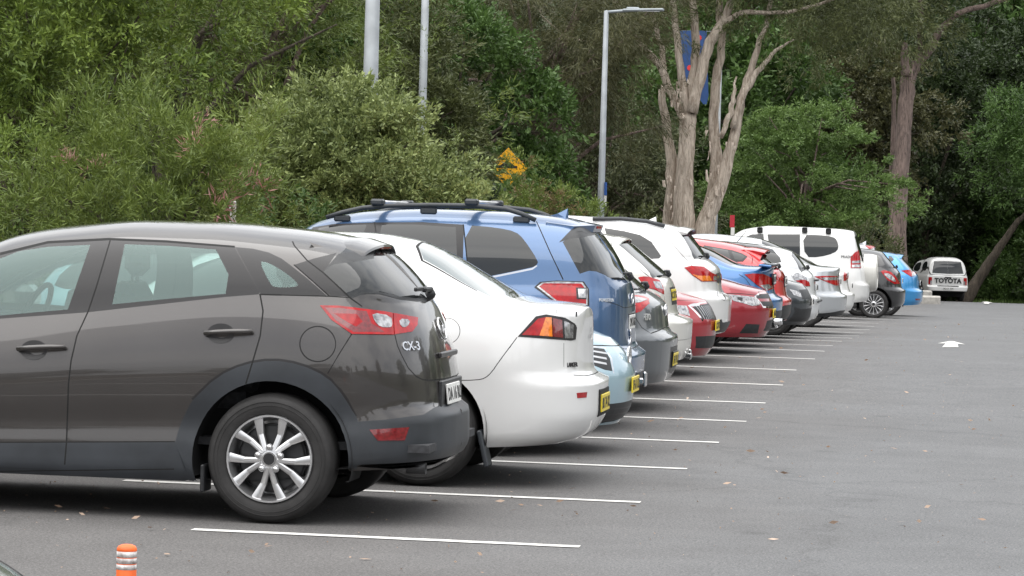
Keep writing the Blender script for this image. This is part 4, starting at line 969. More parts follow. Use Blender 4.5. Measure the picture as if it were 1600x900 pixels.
c.arch(-.8, .32, .37); c.arch(-3.35, .32, .37); c.cut(P11); four_wheels(c, -.8, -3.35, .315, .21, 'five')
spoiler(c, -.64, -.31, 1.25, 1.215, .54, .48, P11, fin=(1.04, .60), th=.022, cv=.5); wiper(c, -.19, .99, 0, .3); plate(c, -.075, .80, 'CD 19 PA', 'white', frame=True)

# --- 12: charcoal SUV nose out --------------------------------------------------------------
P12 = paint('charcoal_paint', (.035, .042, .05), .45, .33)
Y = BAY(11); X12 = RX(1268, 480, Y-.1)
c = Car('parked_car', 'charcoal car parked nose out beyond the bright red hatchback', X12, Y, hatch(L=4.35, H=1.44, hw=.88, hood=.0, rs=.2, nose=1.1), True, 'car'); L_ = -c.L
c.area('headlight', 'clear', [(1233, 452), (1243, 454), (1256, 461), (1252, 465), (1240, 461)], off=.004)
c.area('grille', 'black', [('f', .0005, .70), ('f', .40, .69), ('f', .44, .56), ('f', .0005, .55)], centre=True)
c.area('lower_grille', 'black', [('f', .0005, .44), ('f', .55, .42), ('f', .60, .25), ('f', .0005, .24)], centre=True)
c.area('windscreen', 'glass', [('t', L_+1.22, .0005), ('t', L_+1.30, .58), ('t', L_+1.85, .52), ('t', L_+1.92, .0005)], centre=True)
side_glass(c, None, L_+1.35, -.35, 1.52, 1.05)
c.area('fog_recess', 'black', [(1240, 480), (1250, 482), (1252, 489), (1242, 488)])
c.arch(L_+.9, .33, .37); c.arch(-.8, .33, .37); c.cut(P12); four_wheels(c, -.8, L_+.9, .325, .21, 'five'); mirror(c, L_+1.55, 1.05, P12)
plate(c, L_-.012, .52, 'BZ 90 LM', 'white', front=True)

# --- 13: white small hatch ------------------------------------------------------------------
P13 = paint('clean_white', (.66, .67, .68), 0, .4)
Y = BAY(12); X13 = RX(1281, 465, Y)
c = Car('parked_car', 'small white hatchback with rounded half-clear tail lights beside the silver sedan', X13, Y, hatch(L=3.9, H=1.39, hw=.85, zw=.985, xw=-.19, xr=-.44, zr=1.25, bump=.58, step=.05, rs=.26), False, 'car')
c.area('tail_light', 'clear', [(1235.6, 430), (1240, 427.5), (1247, 426.5), (1260, 434), (1265.6, 447.5), (1253, 448), (1243, 440)], off=.006)
c.area('tail_light', 'red', [(1243, 438.5), (1256, 437), (1263, 440), (1265, 447), (1253, 447.5)], off=.008)
c.area('tailgate_window', 'glass', [('t', -.42, .0005), ('t', -.41, .50), ('t', -.245, .60), ('t', -.215, .4), ('t', -.205, .0005)], centre=True)
side_glass(c, None, -2.8, -.5, 1.50, 1.05)
c.arch(-.65, .31, .35); c.arch(-3.1, .31, .35); c.cut(P13); four_wheels(c, -.65, -3.1, .30, .195, 'seven'); wiper(c, -.205, 1.0, 0, .3)
P, n = c.surf(('t', -1.25, .0005)); MB().tube([P, P+(.13, 0, .17)], .006, 6).build('roof_antenna', M['black'], c.root)
b = MB(); b.box((-.05, 0, .83), (.05, .5, .03), None, 0, .01); b.build('tailgate_grip', M['black'], c.root); plate(c, -.045, .72, 'AY 52 HD', 'white')
MB().box((.002, 0, .52), (.015, 1.1, .03), None, 0, .005).build('bumper_strip', M['black'], c.root)

# --- 14: silver sedan ----------------------------------------------------------------------
P14 = paint('silver_paint', (.50, .52, .54), .5, .33)
Y = BAY(13); X14 = RX(1323, 462, Y)
c = Car('parked_car', 'silver sedan with slim red and clear tail lights, beside the small white hatchback', X14, Y, sedan(L=4.75, hw=.91, H=1.51, deck=1.05, xdeck=-.42, xroof=-1.42, bump=.62, step=.09, rs=.30), False, 'car')
c.area('tail_light', 'red', [(1272, 432), (1290, 431), (1313, 431.5), (1315.5, 446.5), (1305, 446), (1290, 440)], off=.006)
c.area('tail_light', 'clear', [(1280, 434), (1313, 432.5), (1314, 437.5), (1288, 438)], off=.008)
c.area('rear_window', 'glass', [('t', -1.36, .0005), ('t', -1.31, .48), ('t', -.54, .62), ('t', -.47, .4), ('t', -.44, .0005)], centre=True)
side_glass(c, None, -3.2, -1.1, 1.46, 1.03)
c.area('body', 'black', [('s', -.9, .20), ('s', -.9, .26), ('r', .8, .34), ('r', .5, .38), ('r', .0005, .38), ('r', .0005, .305)])
c.arch(-1.0, .33, .37); c.arch(-3.78, .33, .37); c.cut(P14); four_wheels(c, -1.0, -3.78, .325, .215, 'five'); plate(c, -.105, .82, 'CE 30 TB', 'white')

# --- 15: white sedan further on ----------------------------------------------------------
Y = BAY(15); X15 = RX(1335, 460, Y)
c = Car('parked_car', 'white car mostly hidden behind the silver sedan, only its bumper corner showing', X15, Y, sedan(L=4.4, hw=.87, H=1.36, deck=.97, xdeck=-.45, xroof=-1.3, bump=.6, rs=.30), False, 'car')
c.area('tail_light', 'red', [(1318, 426), (1322, 426.5), (1325.6, 438), (1318, 439)], off=.006)
c.area('rear_window', 'glass', [('t', -1.25, .0005), ('t', -1.2, .48), ('t', -.55, .6), ('t', -.47, .0005)], centre=True)
side_glass(c, None, -3.0, -1.1, 1.36, .97); c.arch(-.8, .31, .36); c.arch(-3.4, .31, .36); c.cut(P8); four_wheels(c, -.8, -3.4, .305, .2, 'five'); plate(c, -.045, .72, 'BR 18 GE', 'white')

# --- 16: big white four-wheel drive with spare wheel -----------------------------------------
Y = BAY(18); X16 = RX(1360, 455, Y)
c = Car('four_wheel_drive', 'big white four-wheel drive with a covered spare wheel on its back door', X16, Y, hatch(L=4.6, H=1.80, hw=.94, zw=1.12, xw=-.13, xr=-.36, zr=1.74, bump=.72, step=.06, rs=.38, n=4.6, tum=.24, ar=.35, nr=3.4, cowl=1.35, sill=.38), False, 'four-wheel drive')
c.area('quarter_window', 'glass', [(1254, 367), (1280, 367), (1302, 370), (1308, 375), (1311, 388), (1303, 396), (1280, 402), (1258, 402)], ch=1)
c.area('rear_door_window', 'glass', [(1199, 366), (1250, 366), (1250, 402), (1205, 402)]); c.area('front_window', 'glass', [(1160, 372), (1175, 366), (1193, 366), (1196, 402), (1150, 402)])
c.area('tail_light', 'red', [(1329, 402), (1336, 394), (1343, 391), (1345, 419), (1329, 419)], off=.008); c.area('tail_light', 'clear', [(1331, 408), (1344, 407), (1344, 411), (1331, 411.5)], off=.01)
c.area('tail_light', 'clear', [(1331, 414), (1344, 413), (1344, 418), (1331, 418)], off=.01)
c.area('tailgate_window', 'glass', [('r', .0005, 1.66), ('r', .55, 1.63), ('r', .64, 1.16), ('r', .0005, 1.15)], centre=True)
c.arch(-.95, .38, .44); c.arch(-3.7, .38, .44); c.cut(P8); four_wheels(c, -.95, -3.7, .38, .23, 'five')
b = MB(); O = (-.04, -.05, .93); b.lathe([(.365, -.10), (.37, .06), (.345, .15), (.29, .175), (.29, .165), (.12, .165), (.11, .175), (0, .178)], O, (1, 0, 0), 40, ref=(0, 1, 0)); b.build('spare_wheel_cover', P6, c.root, auto=35)
for x in (-2.15, -1.28, -.82):
    b = MB(); P, n = c.surf(('t', x, .62)); z = P[2]; b.tube([(x, -.74, z+.06), (x, .74, z+.06)], .02, 8, flat=(2, .8))
    for sy in (-1, 1): b.box((x, sy*.68, z+.02), (.11, .08, .10), None, 0, .015)
    b.build('roof_bar', M['black'], c.root)
c.area
c.text('PRADO', (1314, 403), .07, 'satin', ext=.002, bold=.001); mirror(c, -3.2, 1.15, P8)

# --- 18: black small hatch ----------------------------------------------------------------------
P18 = paint('black_paint', (.014, .014, .016), .2, .3)
Y = BAY(20); X18 = RX(1415, 455, Y)
c = Car('parked_car', 'small black hatchback with a many-spoked silver rear wheel', X18, Y, hatch(L=3.85, H=1.50, hw=.85, zw=1.06, xw=-.20, xr=-.55, zr=1.41, bump=.62, step=.08, rs=.27, sill=.2), False, 'car')
c.area('tail_light', 'red', [(1376, 424), (1381, 422), (1392, 425), (1400, 433), (1406, 443), (1398, 444), (1387, 438)], off=.006)
c.area('tail_light', 'clear', [(1379, 426), (1391, 428), (1400, 438), (1398, 441), (1387, 435)], ch=1, off=.008)
c.area('tailgate_window', 'glass', [('t', -.52, .0005), ('t', -.51, .48), ('t', -.25, .58), ('t', -.21, .0005)], centre=True); side_glass(c, None, -2.7, -.5, 1.50, 1.05)
xw_ = float((c.R.T@(onY(1365, 474, Y-.85)-c.T))[0])
c.arch(xw_, .31, .36); c.arch(xw_-2.4, .31, .36); c.cut(P18); four_wheels(c, xw_, xw_-2.4, .305, .215, 'fourteen'); wiper(c, -.22, 1.08, 0, .28); plate(c, -.07, .80, 'CF 36 ZN', 'white')

# --- 19: silver wagon behind, fin -----------------------------------------------------------
Y = BAY(21); X19 = RX(1404, 440, Y)
c = Car('parked_car', 'silver white car whose slanted red lamp and shark-fin aerial show above the black hatchback', X19, Y, hatch(L=4.4, H=1.62, hw=.88, zw=1.06, xw=-.2, xr=-.6, zr=1.54, bump=.66, rs=.32), False, 'car')
c.area('tail_light', 'red', [(1346, 376), (1353, 377), (1362, 380), (1367, 388), (1358, 389), (1352, 384)], off=.01)
c.area('tailgate_window', 'glass', [('t', -.55, .0005), ('t', -.54, .45), ('t', -.26, .55), ('t', -.22, .0005)], centre=True); side_glass(c, None, -3, -.95, 1.62, 1.05)
c.arch(-.8, .33, .38); c.arch(-3.45, .33, .38); c.cut(P14); four_wheels(c, -.8, -3.45, .325, .21, 'five'); shark_fin(c, -.75, 0, P14, .09, .2); plate(c, -.06, .8, 'DD 41 VH', 'white')

# --- 20: bright blue hatch -------------------------------------------------------------------
P20 = paint('sky_blue_paint', (.03, .27, .60), .3, .3)
Y = BAY(22); X20 = RX(1442, 470, Y)
c = Car('parked_car', 'bright sky blue hatchback, last in the row beside the concrete island', X20, Y, hatch(L=4.3, H=1.49, hw=.88, zw=1.02, xw=-.20, xr=-.62, zr=1.40, bump=.60, step=.08, rs=.28), False, 'car')
c.area('tail_light', 'red', [(1408, 423), (1414, 422), (1428, 421), (1435, 423), (1430, 430), (1424, 432.5)], off=.006)
c.area('tail_light', 'clear', [(1426, 426), (1434, 424.5), (1429, 431), (1424, 431.5)], off=.008)
c.area('tailgate_window', 'glass', [('t', -.60, .0005), ('t', -.58, .46), ('t', -.26, .58), ('t', -.21, .0005)], centre=True)
c.area('quarter_window', 'glass', [(1388, 400), (1393, 400.5), (1397, 405), (1394, 409), (1389, 408)]); side_glass(c, None, -3, -1.1, 1.49, 1.0)
c.area('rear_reflector', 'reddk', [('r', .72, .42), ('r', .5, .42), ('r', .5, .38), ('r', .70, .38)], off=.003)
c.arch(-.8, .32, .37); c.arch(-3.4, .32, .37); c.cut(P20); four_wheels(c, -.8, -3.4, .315, .21, 'five')
spoiler(c, -.66, -.46, 1.40, 1.39, .52, .48, P20, th=.022); plate(c, -.07, .76, 'CX 58 RS', 'white')

# --- teal-black car in the near corner -------------------------------------------------------
PN = paint('teal_black_paint', (.012, .022, .024), .4, .3)
XN = RX(16, 888, 6.3)+.16
c = Car('parked_car', 'dark teal car cut off by the lower left corner of the view', XN, 6.2, hatch(L=4.2, H=1.46, hw=.87, rs=.25, bump=.5), True, 'car'); L_ = -c.L
c.area('headlight', 'clear', [('s', L_+.18, .70), ('s', L_+.55, .76), ('s', L_+.5, .68), ('s', L_+.16, .62)], off=.004)
c.area('grille', 'black', [('f', .0005, .72), ('f', .42, .70), ('f', .36, .58), ('f', .0005, .57)], centre=True)
c.area('windscreen', 'glass', [('t', L_+1.15, .0005), ('t', L_+1.22, .58), ('t', L_+1.78, .52), ('t', L_+1.84, .0005)], centre=True); side_glass(c, None, L_+1.35, -.35, 1.46, 1.0)
c.arch(L_+.9, .31, .36); c.arch(-.75, .31, .36); c.cut(PN); four_wheels(c, -.75, L_+.9, .305, .2, 'five'); plate(c, L_-.012, .45, '', 'white', front=True)
# ------------------------------------------------------------------ vegetation
def leafmat(name, c1, c2, trans=.22, rough=.5, patch=.9):
    """leaf colour varies leaf by leaf and by whole sprays"""
    m = bpy.data.materials.new(name); m.use_nodes = True; N, L = m.node_tree.nodes, m.node_tree.links; N.clear()
    o = N.new('ShaderNodeOutputMaterial'); b = N.new('ShaderNodeBsdfPrincipled'); t = N.new('ShaderNodeBsdfTranslucent'); x = N.new('ShaderNodeMixShader')
    g = N.new('ShaderNodeNewGeometry'); tc = N.new('ShaderNodeTexCoord'); n = N.new('ShaderNodeTexNoise'); n.inputs['Scale'].default_value = patch; n.inputs['Detail'].default_value = 4
    L.new(tc.outputs['Object'], n.inputs['Vector'])
    a = N.new('ShaderNodeMath'); a.operation = 'MULTIPLY_ADD'; a.inputs[1].default_value = .55; L.new(g.outputs['Random Per Island'], a.inputs[0])
    s = N.new('ShaderNodeMapRange'); s.inputs[1].default_value = .3; s.inputs[2].default_value = .7; s.inputs[3].default_value = 0; s.inputs[4].default_value = .5; L.new(n.outputs['Fac'], s.inputs[0]); L.new(s.outputs[0], a.inputs[2])
    r = N.new('ShaderNodeMixRGB'); r.inputs[1].default_value = (*c1, 1); r.inputs[2].default_value = (*c2, 1); L.new(a.outputs[0], r.inputs[0])
    L.new(r.outputs[0], b.inputs['Base Color']); L.new(r.outputs[0], t.inputs[0]); b.inputs['Roughness'].default_value = rough; b.inputs['Specular IOR Level'].default_value = .35
    x.inputs[0].default_value = trans; L.new(b.outputs[0], x.inputs[1]); L.new(t.outputs[0], x.inputs[2]); L.new(x.outputs[0], o.inputs[0]); return m
LM = {
 'wattle': leafmat('wattle_leaf', (.032, .068, .013), (.225, .305, .055)),
 'grev': leafmat('narrow_leaf', (.045, .08, .015), (.20, .26, .055)),
 'pink': leafmat('pink_blossom', (.34, .12, .12), (.55, .34, .31), .3),
 'redf': leafmat('red_blossom', (.55, .03, .02), (.7, .09, .05), .3),
 'round': leafmat('rounded_leaf', (.032, .058, .016), (.34, .40, .145)),
 'oak': leafmat('feathery_leaf', (.042, .074, .014), (.185, .24, .05)),
 'mid': leafmat('mid_green_leaf', (.024, .055, .012), (.10, .175, .04)),
 'casu': leafmat('brown_green_needle', (.032, .036, .015), (.115, .115, .045)),
 'rust': leafmat('rusty_leaf', (.06, .07, .018), (.30, .20, .11)),
 'grey': leafmat('grey_green_leaf', (.035, .045, .022), (.115, .13, .055)),
 'fresh': leafmat('fresh_green_leaf', (.045, .09, .018), (.17, .26, .07)),
 'olive': leafmat('olive_leaf', (.034, .046, .015), (.135, .155, .055)),
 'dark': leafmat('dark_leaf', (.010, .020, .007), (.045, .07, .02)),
 'litter': leafmat('dry_leaf', (.22, .13, .08), (.55, .42, .33), .1),
}
def bark(name, c1, c2, sc=1.0):
    m = bpy.data.materials.new(name); m.use_nodes = True; N, L = m.node_tree.nodes, m.node_tree.links; b = N['Principled BSDF']
    t = N.new('ShaderNodeTexCoord'); mp = N.new('ShaderNodeMapping'); mp.inputs['Scale'].default_value = (5*sc, 5*sc, .8*sc); L.new(t.outputs['Object'], mp.inputs[0])
    n = N.new('ShaderNodeTexNoise'); n.inputs['Scale'].default_value = 2.2; n.inputs['Detail'].default_value = 8; n.inputs['Roughness'].default_value = .7; n.inputs['Distortion'].default_value = 1.2; L.new(mp.outputs[0], n.inputs[0])
    r = N.new('ShaderNodeValToRGB'); r.color_ramp.elements[0].position = .36; r.color_ramp.elements[1].position = .60; r.color_ramp.elements[0].color = (*c1, 1); r.color_ramp.elements[1].color = (*c2, 1)
    L.new(n.outputs['Fac'], r.inputs[0]); L.new(r.outputs[0], b.inputs['Base Color']); b.inputs['Roughness'].default_value = .9
    bp = N.new('ShaderNodeBump'); bp.inputs['Strength'].default_value = 1; bp.inputs['Distance'].default_value = .06; L.new(n.outputs['Fac'], bp.inputs['Height']); L.new(bp.outputs[0], b.inputs['Normal']); return m
BK = {'paper': bark('papery_bark', (.27, .21, .16), (.68, .59, .50)), 'gum': bark('grey_brown_bark', (.07, .052, .045), (.25, .185, .16)), 'dark': bark('dark_bark', (.03, .024, .018), (.10, .08, .06))}

def unit(a): return a/(np.linalg.norm(a, axis=-1, keepdims=True)+1e-9)
def leaf_mesh(name, pos, d, ln, wd, mats, mi=None, rng=None, up=.5):
    n = len(pos); side = unit(np.cross(d, unit(rng.normal(size=(n, 3))+np.array([0, 0, up*0]))))
    nr = np.cross(d, side); flip = (nr[:, 2] < 0); 
    if up: side = unit(side*(1-up*.5)+unit(np.cross(d, np.array([0, 0, 1.])))*up*.5*np.where(rng.random(n)[:, None] < .5, 1, -1))
    V = np.empty((n, 4, 3)); V[:, 0] = pos; V[:, 2] = pos+d*ln[:, None]; mid = pos+d*ln[:, None]*.45; V[:, 1] = mid+side*wd[:, None]/2; V[:, 3] = mid-side*wd[:, None]/2
    me = bpy.data.meshes.new(name); me.vertices.add(4*n); me.vertices.foreach_set('co', V.ravel().astype(np.float32))
    me.loops.add(4*n); me.loops.foreach_set('vertex_index', np.arange(4*n, dtype=np.int32)); me.polygons.add(n)
    me.polygons.foreach_set('loop_start', np.arange(0, 4*n, 4, dtype=np.int32)); me.polygons.foreach_set('loop_total', np.full(n, 4, dtype=np.int32))
    if mi is not None: me.polygons.foreach_set('material_index', mi.astype(np.int32))
    for m in mats: me.materials.append(m)
    me.update(); return me
def crown(name, seed, blobs, nclump, cr, lpc, ll, lw, mats, droop=0.0, flatten=1.0, shell=.5, twigs=7, tipmix=0.0, tipblobs=None, up=.4, spread=.9):
    """sprays of small leaves on twigs, set through the outer part of a few blobs"""
    rng = np.random.default_rng(seed); B0 = np.array(blobs); sf = (B0[:, 3]*B0[:, 4]*B0[:, 5])**(2/3); nlob = max(6, nclump//10)
    LB = B0[rng.choice(len(B0), nlob, p=sf/sf.sum())]; lo = unit(rng.normal(size=(nlob, 3))); lo[:, 2] = np.where((lo[:, 2] < -.3) & (rng.random(nlob) < .6), -lo[:, 2], lo[:, 2])
    LC = LB[:, :3]+lo*LB[:, 3:6]*((shell+(1.0-shell)*rng.random(nlob)**.5)*(1+.12*rng.normal(size=nlob)))[:, None]
    LR = cr*1.25*(.55+.9*rng.random(nlob)); wch = rng.choice(nlob, nclump, p=LR**2/(LR**2).sum())
    o = unit(rng.normal(size=(nclump, 3))+lo[wch]*.7+np.array([0, 0, .55])); o[:, 2] *= flatten; C = LC[wch]+o*(LR[wch]*(.45+.55*rng.random(nclump)))[:, None]
    inner = rng.random(nclump) < .16; C[inner] = (LB[wch][:, :3]+lo[wch]*LB[wch][:, 3:6]*(.75*rng.random(nclump))[:, None])[inner]
    out = unit(o+lo[wch]*.4); m = lpc//twigs; csz = cr*.62*(.6+.8*rng.random(nclump))
    tw = unit(out[:, None, :]*1.0+rng.normal(size=(nclump, twigs, 3))*spread*.75+np.array([0, 0, .2-droop*1.6])); tw[..., 2] *= flatten; tw = unit(tw)
    t = rng.random((nclump, twigs, m))**.75
    pos = C[:, None, None, :]+tw[:, :, None, :]*(t*csz[:, None, None]*(.7+.6*rng.random((nclump, twigs, 1))))[..., None]; pos[..., 2] -= droop*(t*csz[:, None, None])**2*1.2
    d = unit(tw[:, :, None, :]*.9+rng.normal(size=pos.shape)*.5+np.array([0, 0, -droop*1.5]))
    pos += rng.normal(size=pos.shape)*cr*.05; tt = t.ravel(); pos, d = pos.reshape(-1, 3), d.reshape(-1, 3); n = len(pos)
    big = np.repeat(.75+.55*rng.random(nclump), twigs*m); ln = ll*big*(.5+.9*rng.random(n)); wd = lw*big*(.65+.7*rng.random(n)); mi = np.zeros(n)
    if tipmix:
        hot = rng.random(nclump) < tipmix
        if tipblobs is not None:
            hot &= np.array([any(np.linalg.norm((c-np.array(q[:3]))/q[3]) < 1 for q in tipblobs) for c in C])
        hotl = np.repeat(hot, twigs*m); mi = np.where(hotl & (tt > .55), 1, 0)
    return leaf_mesh(name, pos, d, ln, wd, mats, mi, rng, up), C
def limbs(mb, base, C, rng, r0, trunk_top, n=14, m=0, lean=(0, 0)):
    base = np.array(base, float); top = np.array(trunk_top, float); k = 7
    P = [base+(top-base)*t+np.array([math.sin(t*5+lean[0])*.05, math.cos(t*4)*.05, 0])*np.linalg.norm(top-base)*.25*t for t in np.linspace(0, 1, k)]
    mb.tube(P, [r0*(1.25 if i == 0 else 1-.55*i/k) for i in range(k)], 9, m, wob=.05)
    for c in C[rng.choice(len(C), min(n, len(C)), replace=False)]:
        s = P[rng.integers(k//2, k)]; mid = (s+c)/2+np.array([0, 0, .12*np.linalg.norm(c-s)]); q = s*.55+mid*.5-np.array([0, 0, .0])
        mb.tube([s, s+(mid-s)*.55, mid, mid+(c-mid)*.6, c], [r0*.32, r0*.26, r0*.2, r0*.13, r0*.05], 6, m, wob=.04)
ARCH = {}
def tree(name, label, cat, x, y, seed, blobs, group=None, key=None, rz=0, sc=1.0, bk='dark', trunk=None, sink=.15, nl=14, **kw):
    """a tree or shrub: an empty at the foot, trunk with limbs, crown of leaves; key shares the meshes"""
    r = empty(name, (x, y, G(y)+(hill(x, y) if (x < -8 or y > 131 or x > 14 or y < -30) else 0)-sink), rz); r.scale = (sc, sc, sc); tag(r, label, cat, group)
    if key and key in ARCH: cm, tm = ARCH[key]
    else:
        cm, C = crown('crown', seed, blobs, **kw); rng = np.random.default_rng(seed+9); mb = MB()
        tt = trunk or (0, 0, blobs[0][2], max(.05, .028*(blobs[0][2]+blobs[0][5]))); limbs(mb, (0, 0, 0), C, rng, tt[3], tt[:3], nl)
        tm = mb.build('trunk', BK[bk]); me = tm.data; bpy.data.objects.remove(tm); tm = me
        if key: ARCH[key] = (cm, tm)
    link('crown', cm, r); link('trunk', tm, r); return r
def atpx(px, Y, py=350): p = onY(px, py, Y); return float(p[0]), Y
W = LM
# --- garden bed, left
x, y = atpx(85, 34.5)
tree('wattle_tree', 'tall fine-leaved yellow-green tree filling the upper left corner', 'tree', x, y, 1, [(-.3, 0, 3.0, 2.3, 1.8, 2.4), (.8, .2, 3.5, 1.5, 1.4, 2.0), (-1.6, .2, 2.0, 1.4, 1.4, 2.0), (0, 0, 5.3, 2.4, 2, 1.6)], nclump=1500, cr=.48, lpc=70, ll=.088, lw=.024, mats=[W['wattle']], droop=.12, shell=.5, nl=14, trunk=(0, 0, 2.2, .06))
x, y = atpx(255, 31)
tree('grevillea_shrub', 'narrow-leaved shrub with pink flower spikes behind the roof of the nearest car', 'shrub', x, y, 2, [(-.1, 0, 1.3, 1.15, .9, 1.3), (.55, 0, 1.35, .75, .8, 1.1), (-.7, .1, 1.2, .8, .8, 1.1)], nclump=520, cr=.38, lpc=70, ll=.095, lw=.012, mats=[W['grev'], W['pink']], droop=-.05, shell=.55, tipmix=.17, tipblobs=[(.8, -.6, 1.5, .75), (.5, -.7, 2.4, .4), (-.7, -.8, 2.0, .3)], nl=20)
x, y = atpx(40, 32)
tree('wattle_shrub', 'small pale yellow-green shrub low at the left edge behind the nearest car', 'shrub', x, y, 3, [(0, 0, 1.2, .8, .8, 1.0)], nclump=150, cr=.35, lpc=56, ll=.08, lw=.02, mats=[W['wattle']], droop=.1)
x, y = atpx(545, 43)
tree('rounded_shrub', 'big rounded pale olive shrub in front of the two tall grey poles', 'shrub', x, y, 4, [(0, 0, 1.6, 1.55, 1.4, 1.5), (-.9, 0, 1.5, .95, 1.1, 1.35), (.95, -.1, 1.35, .9, 1.0, 1.15), (1.65, -.1, 1.5, .5, .5, .6), (.1, -.2, 2.2, 1.0, 1, .95)], nclump=1500, cr=.38, lpc=77, ll=.075, lw=.030, mats=[W['round']], droop=.02, shell=.62, nl=24)
x, y = atpx(455, 40)
tree('rounded_shrub', 'low dark part-shaded shrub left of the blue wagon\'s front roof rail', 'shrub', x, y, 5, [(0, 0, .9, .9, .8, .9)], nclump=170, cr=.35, lpc=56, ll=.065, lw=.026, mats=[W['mid']], droop=.05)
x, y = atpx(720, 47)
tree('rounded_shrub', 'small light-tipped shrub just left of the yellow diamond sign', 'shrub', x, y, 6, [(-.25, 0, 1.2, .55, .6, .95), (.1, 0, .8, .5, .6, .6)], nclump=170, cr=.32, lpc=56, ll=.06, lw=.024, mats=[W['round']], droop=.02)
x, y = atpx(846, 62)
tree('bottlebrush_shrub', 'shrub with rusty pink new growth beside the lamp post, half hiding the yellow sign', 'shrub', x, y, 7, [(-.2, 0, 1.7, .75, .7, 1.4), (.5, 0, 1.3, .65, .6, 1.05), (-.6, 0, 1.7, .35, .4, .9)], nclump=430, cr=.34, lpc=63, ll=.075, lw=.018, mats=[W['grev'], W['rust']], droop=-.05, tipmix=.6, tipblobs=[(.45, -.5, 1.6, .95), (.0, -.5, 2.9, .6)], nl=16)
# --- trees behind the bed
x, y = atpx(400, 53)
tree('she_oak', 'feathery yellow-green tree with bare twisting boughs between the fine-leaved tree and the first grey pole', 'tree', x, y, 8, [(-.8, 0, 4.3, 2.6, 2.2, 2.6), (1.4, .3, 4.0, 2.0, 2, 2.6), (.2, 0, 6.5, 3, 2.5, 2)], nclump=900, cr=.62, lpc=77, ll=.13, lw=.018, mats=[W['oak']], droop=.10, shell=.5, bk='gum', nl=30)
x, y = atpx(250, 50); tree('she_oak', 'feathery tree showing as a darker mass behind the fine-leaved tree', 'tree', x, y, 18, [(0, 0, 4, 3, 2.2, 3.5)], nclump=600, cr=.65, lpc=70, ll=.14, lw=.022, mats=[W['oak']], droop=.1)
x, y = atpx(540, 68); tree('olive_tree', 'olive green tree behind the first grey pole', 'tree', x, y, 9, [(0, 0, 4.6, 2.6, 2.2, 3.4), (1.5, 0, 3.2, 1.8, 1.6, 2.2)], key='olive', nclump=800, cr=.6, lpc=70, ll=.14, lw=.035, mats=[W['olive']], droop=.08)
x, y = atpx(705, 77); tree('broadleaf_tree', 'mid-green leafy tree to the right of the second grey pole', 'tree', x, y, 10, [(0, 0, 4.4, 2.5, 2.4, 3.4), (-1.5, .4, 3.2, 1.7, 1.8, 2.4), (1.2, .3, 2.2, 1.6, 1.6, 1.8)], key='mid', nclump=800, cr=.62, lpc=70, ll=.15, lw=.06, mats=[W['mid']], droop=.1)
x, y = atpx(840, 84); tree('casuarina_tree', 'dark brown-green drooping tree above the yellow sign', 'tree', x, y, 11, [(-.6, 0, 6.4, 2.6, 2.4, 2.9), (1.6, .2, 6.6, 2.0, 2, 2.6), (-1.0, 0, 4.2, 1.5, 1.6, 1.6)], key='casu', bk='gum', nclump=1000, cr=.8, lpc=77, ll=.20, lw=.016, mats=[W['casu']], droop=.35, shell=.45, nl=30)
x, y = atpx(930, 106); tree('casuarina_tree', 'grey-green drooping tree behind the lamp post', 'tree', x, y, 12, [(0, 0, 4.0, 2.6, 2.4, 3.2), (-2, 0, 3.0, 1.8, 1.8, 2.4), (1.8, .2, 3.2, 1.6, 1.8, 2.4)], key='grey', nclump=800, cr=.7, lpc=70, ll=.16, lw=.04, mats=[W['grey']], droop=.2, bk='gum')
x, y = atpx(1258, 101); tree('spreading_tree', 'rounded fresh green tree with layered foliage behind the big white four-wheel drive', 'tree', x, y, 13, [(0, 0, 4.2, 2.35, 2.2, 2.1), (-1.5, -.2, 3.4, 1.7, 1.7, 1.5), (1.6, -.2, 3.0, 1.7, 1.7, 1.4), (.2, -.3, 5.4, 1.4, 1.4, 1.0), (0, -.4, 2.6, 1.6, 1.4, 1.0)], nclump=1000, cr=.55, lpc=77, ll=.11, lw=.04, mats=[W['fresh']], droop=.0, flatten=.45, shell=.55, bk='gum', nl=24, up=.9)
x, y = atpx(1205, 97); tree('bush', 'pale green bush at the right foot of the paperbark, above the red roof', 'bush', x, y, 15, [(0, 0, .9, 1.1, .9, 1.1)], nclump=120, cr=.45, lpc=49, ll=.11, lw=.04, mats=[W['fresh']], nl=10)
x, y = atpx(1345, 92); tree('wispy_shrub', 'thin pale shrub just above the white four-wheel drive\'s back corner', 'shrub', x, y, 14, [(0, 0, 1.5, .8, .7, 1.0)], nclump=70, cr=.4, lpc=42, ll=.10, lw=.035, mats=[W['olive']], nl=20)

# --- the many-stemmed paperbark
pr = random.Random(3)
def stem(mb, pts, r, Y, dy=0.0, n=10):
    """a stem along photo points (x, y) with its widths in photo pixels, at distance Y"""
    P = [onY(a, b, Y+dy) for a, b in pts]; s = (F/ (Y*.99)); k = len(P)
    T = np.linspace(0, k-1, (k-1)*4+1); P = np.array(P); f = np.array(r, float)*.88/2/s; Q = np.stack([np.interp(T, range(k), P[:, i]) for i in range(3)], 1); rad = np.interp(T, range(k), f)
    for _ in range(2): Q[1:-1] = (Q[:-2]+2*Q[1:-1]+Q[2:])/4
    Q += np.array([[pr.gauss(0, .02) for _ in range(3)] for _ in Q]); mb.tube(Q, rad, n, 0, True, .07, pr)
Yp = 88.0; px_, py_ = atpx(1085, Yp)
pb = empty('paperbark_tree', (px_, py_, G(Yp)-.1)); tag(pb, 'many-stemmed paperbark with flaking grey-pink bark rising behind the white tall wagon', 'tree')
mb = MB()
stem(mb, [(1066, 385), (1068, 344), (1070, 280), (1073, 224), (1077, 178)], [44, 40, 33, 30, 30], Yp, 0, 14)
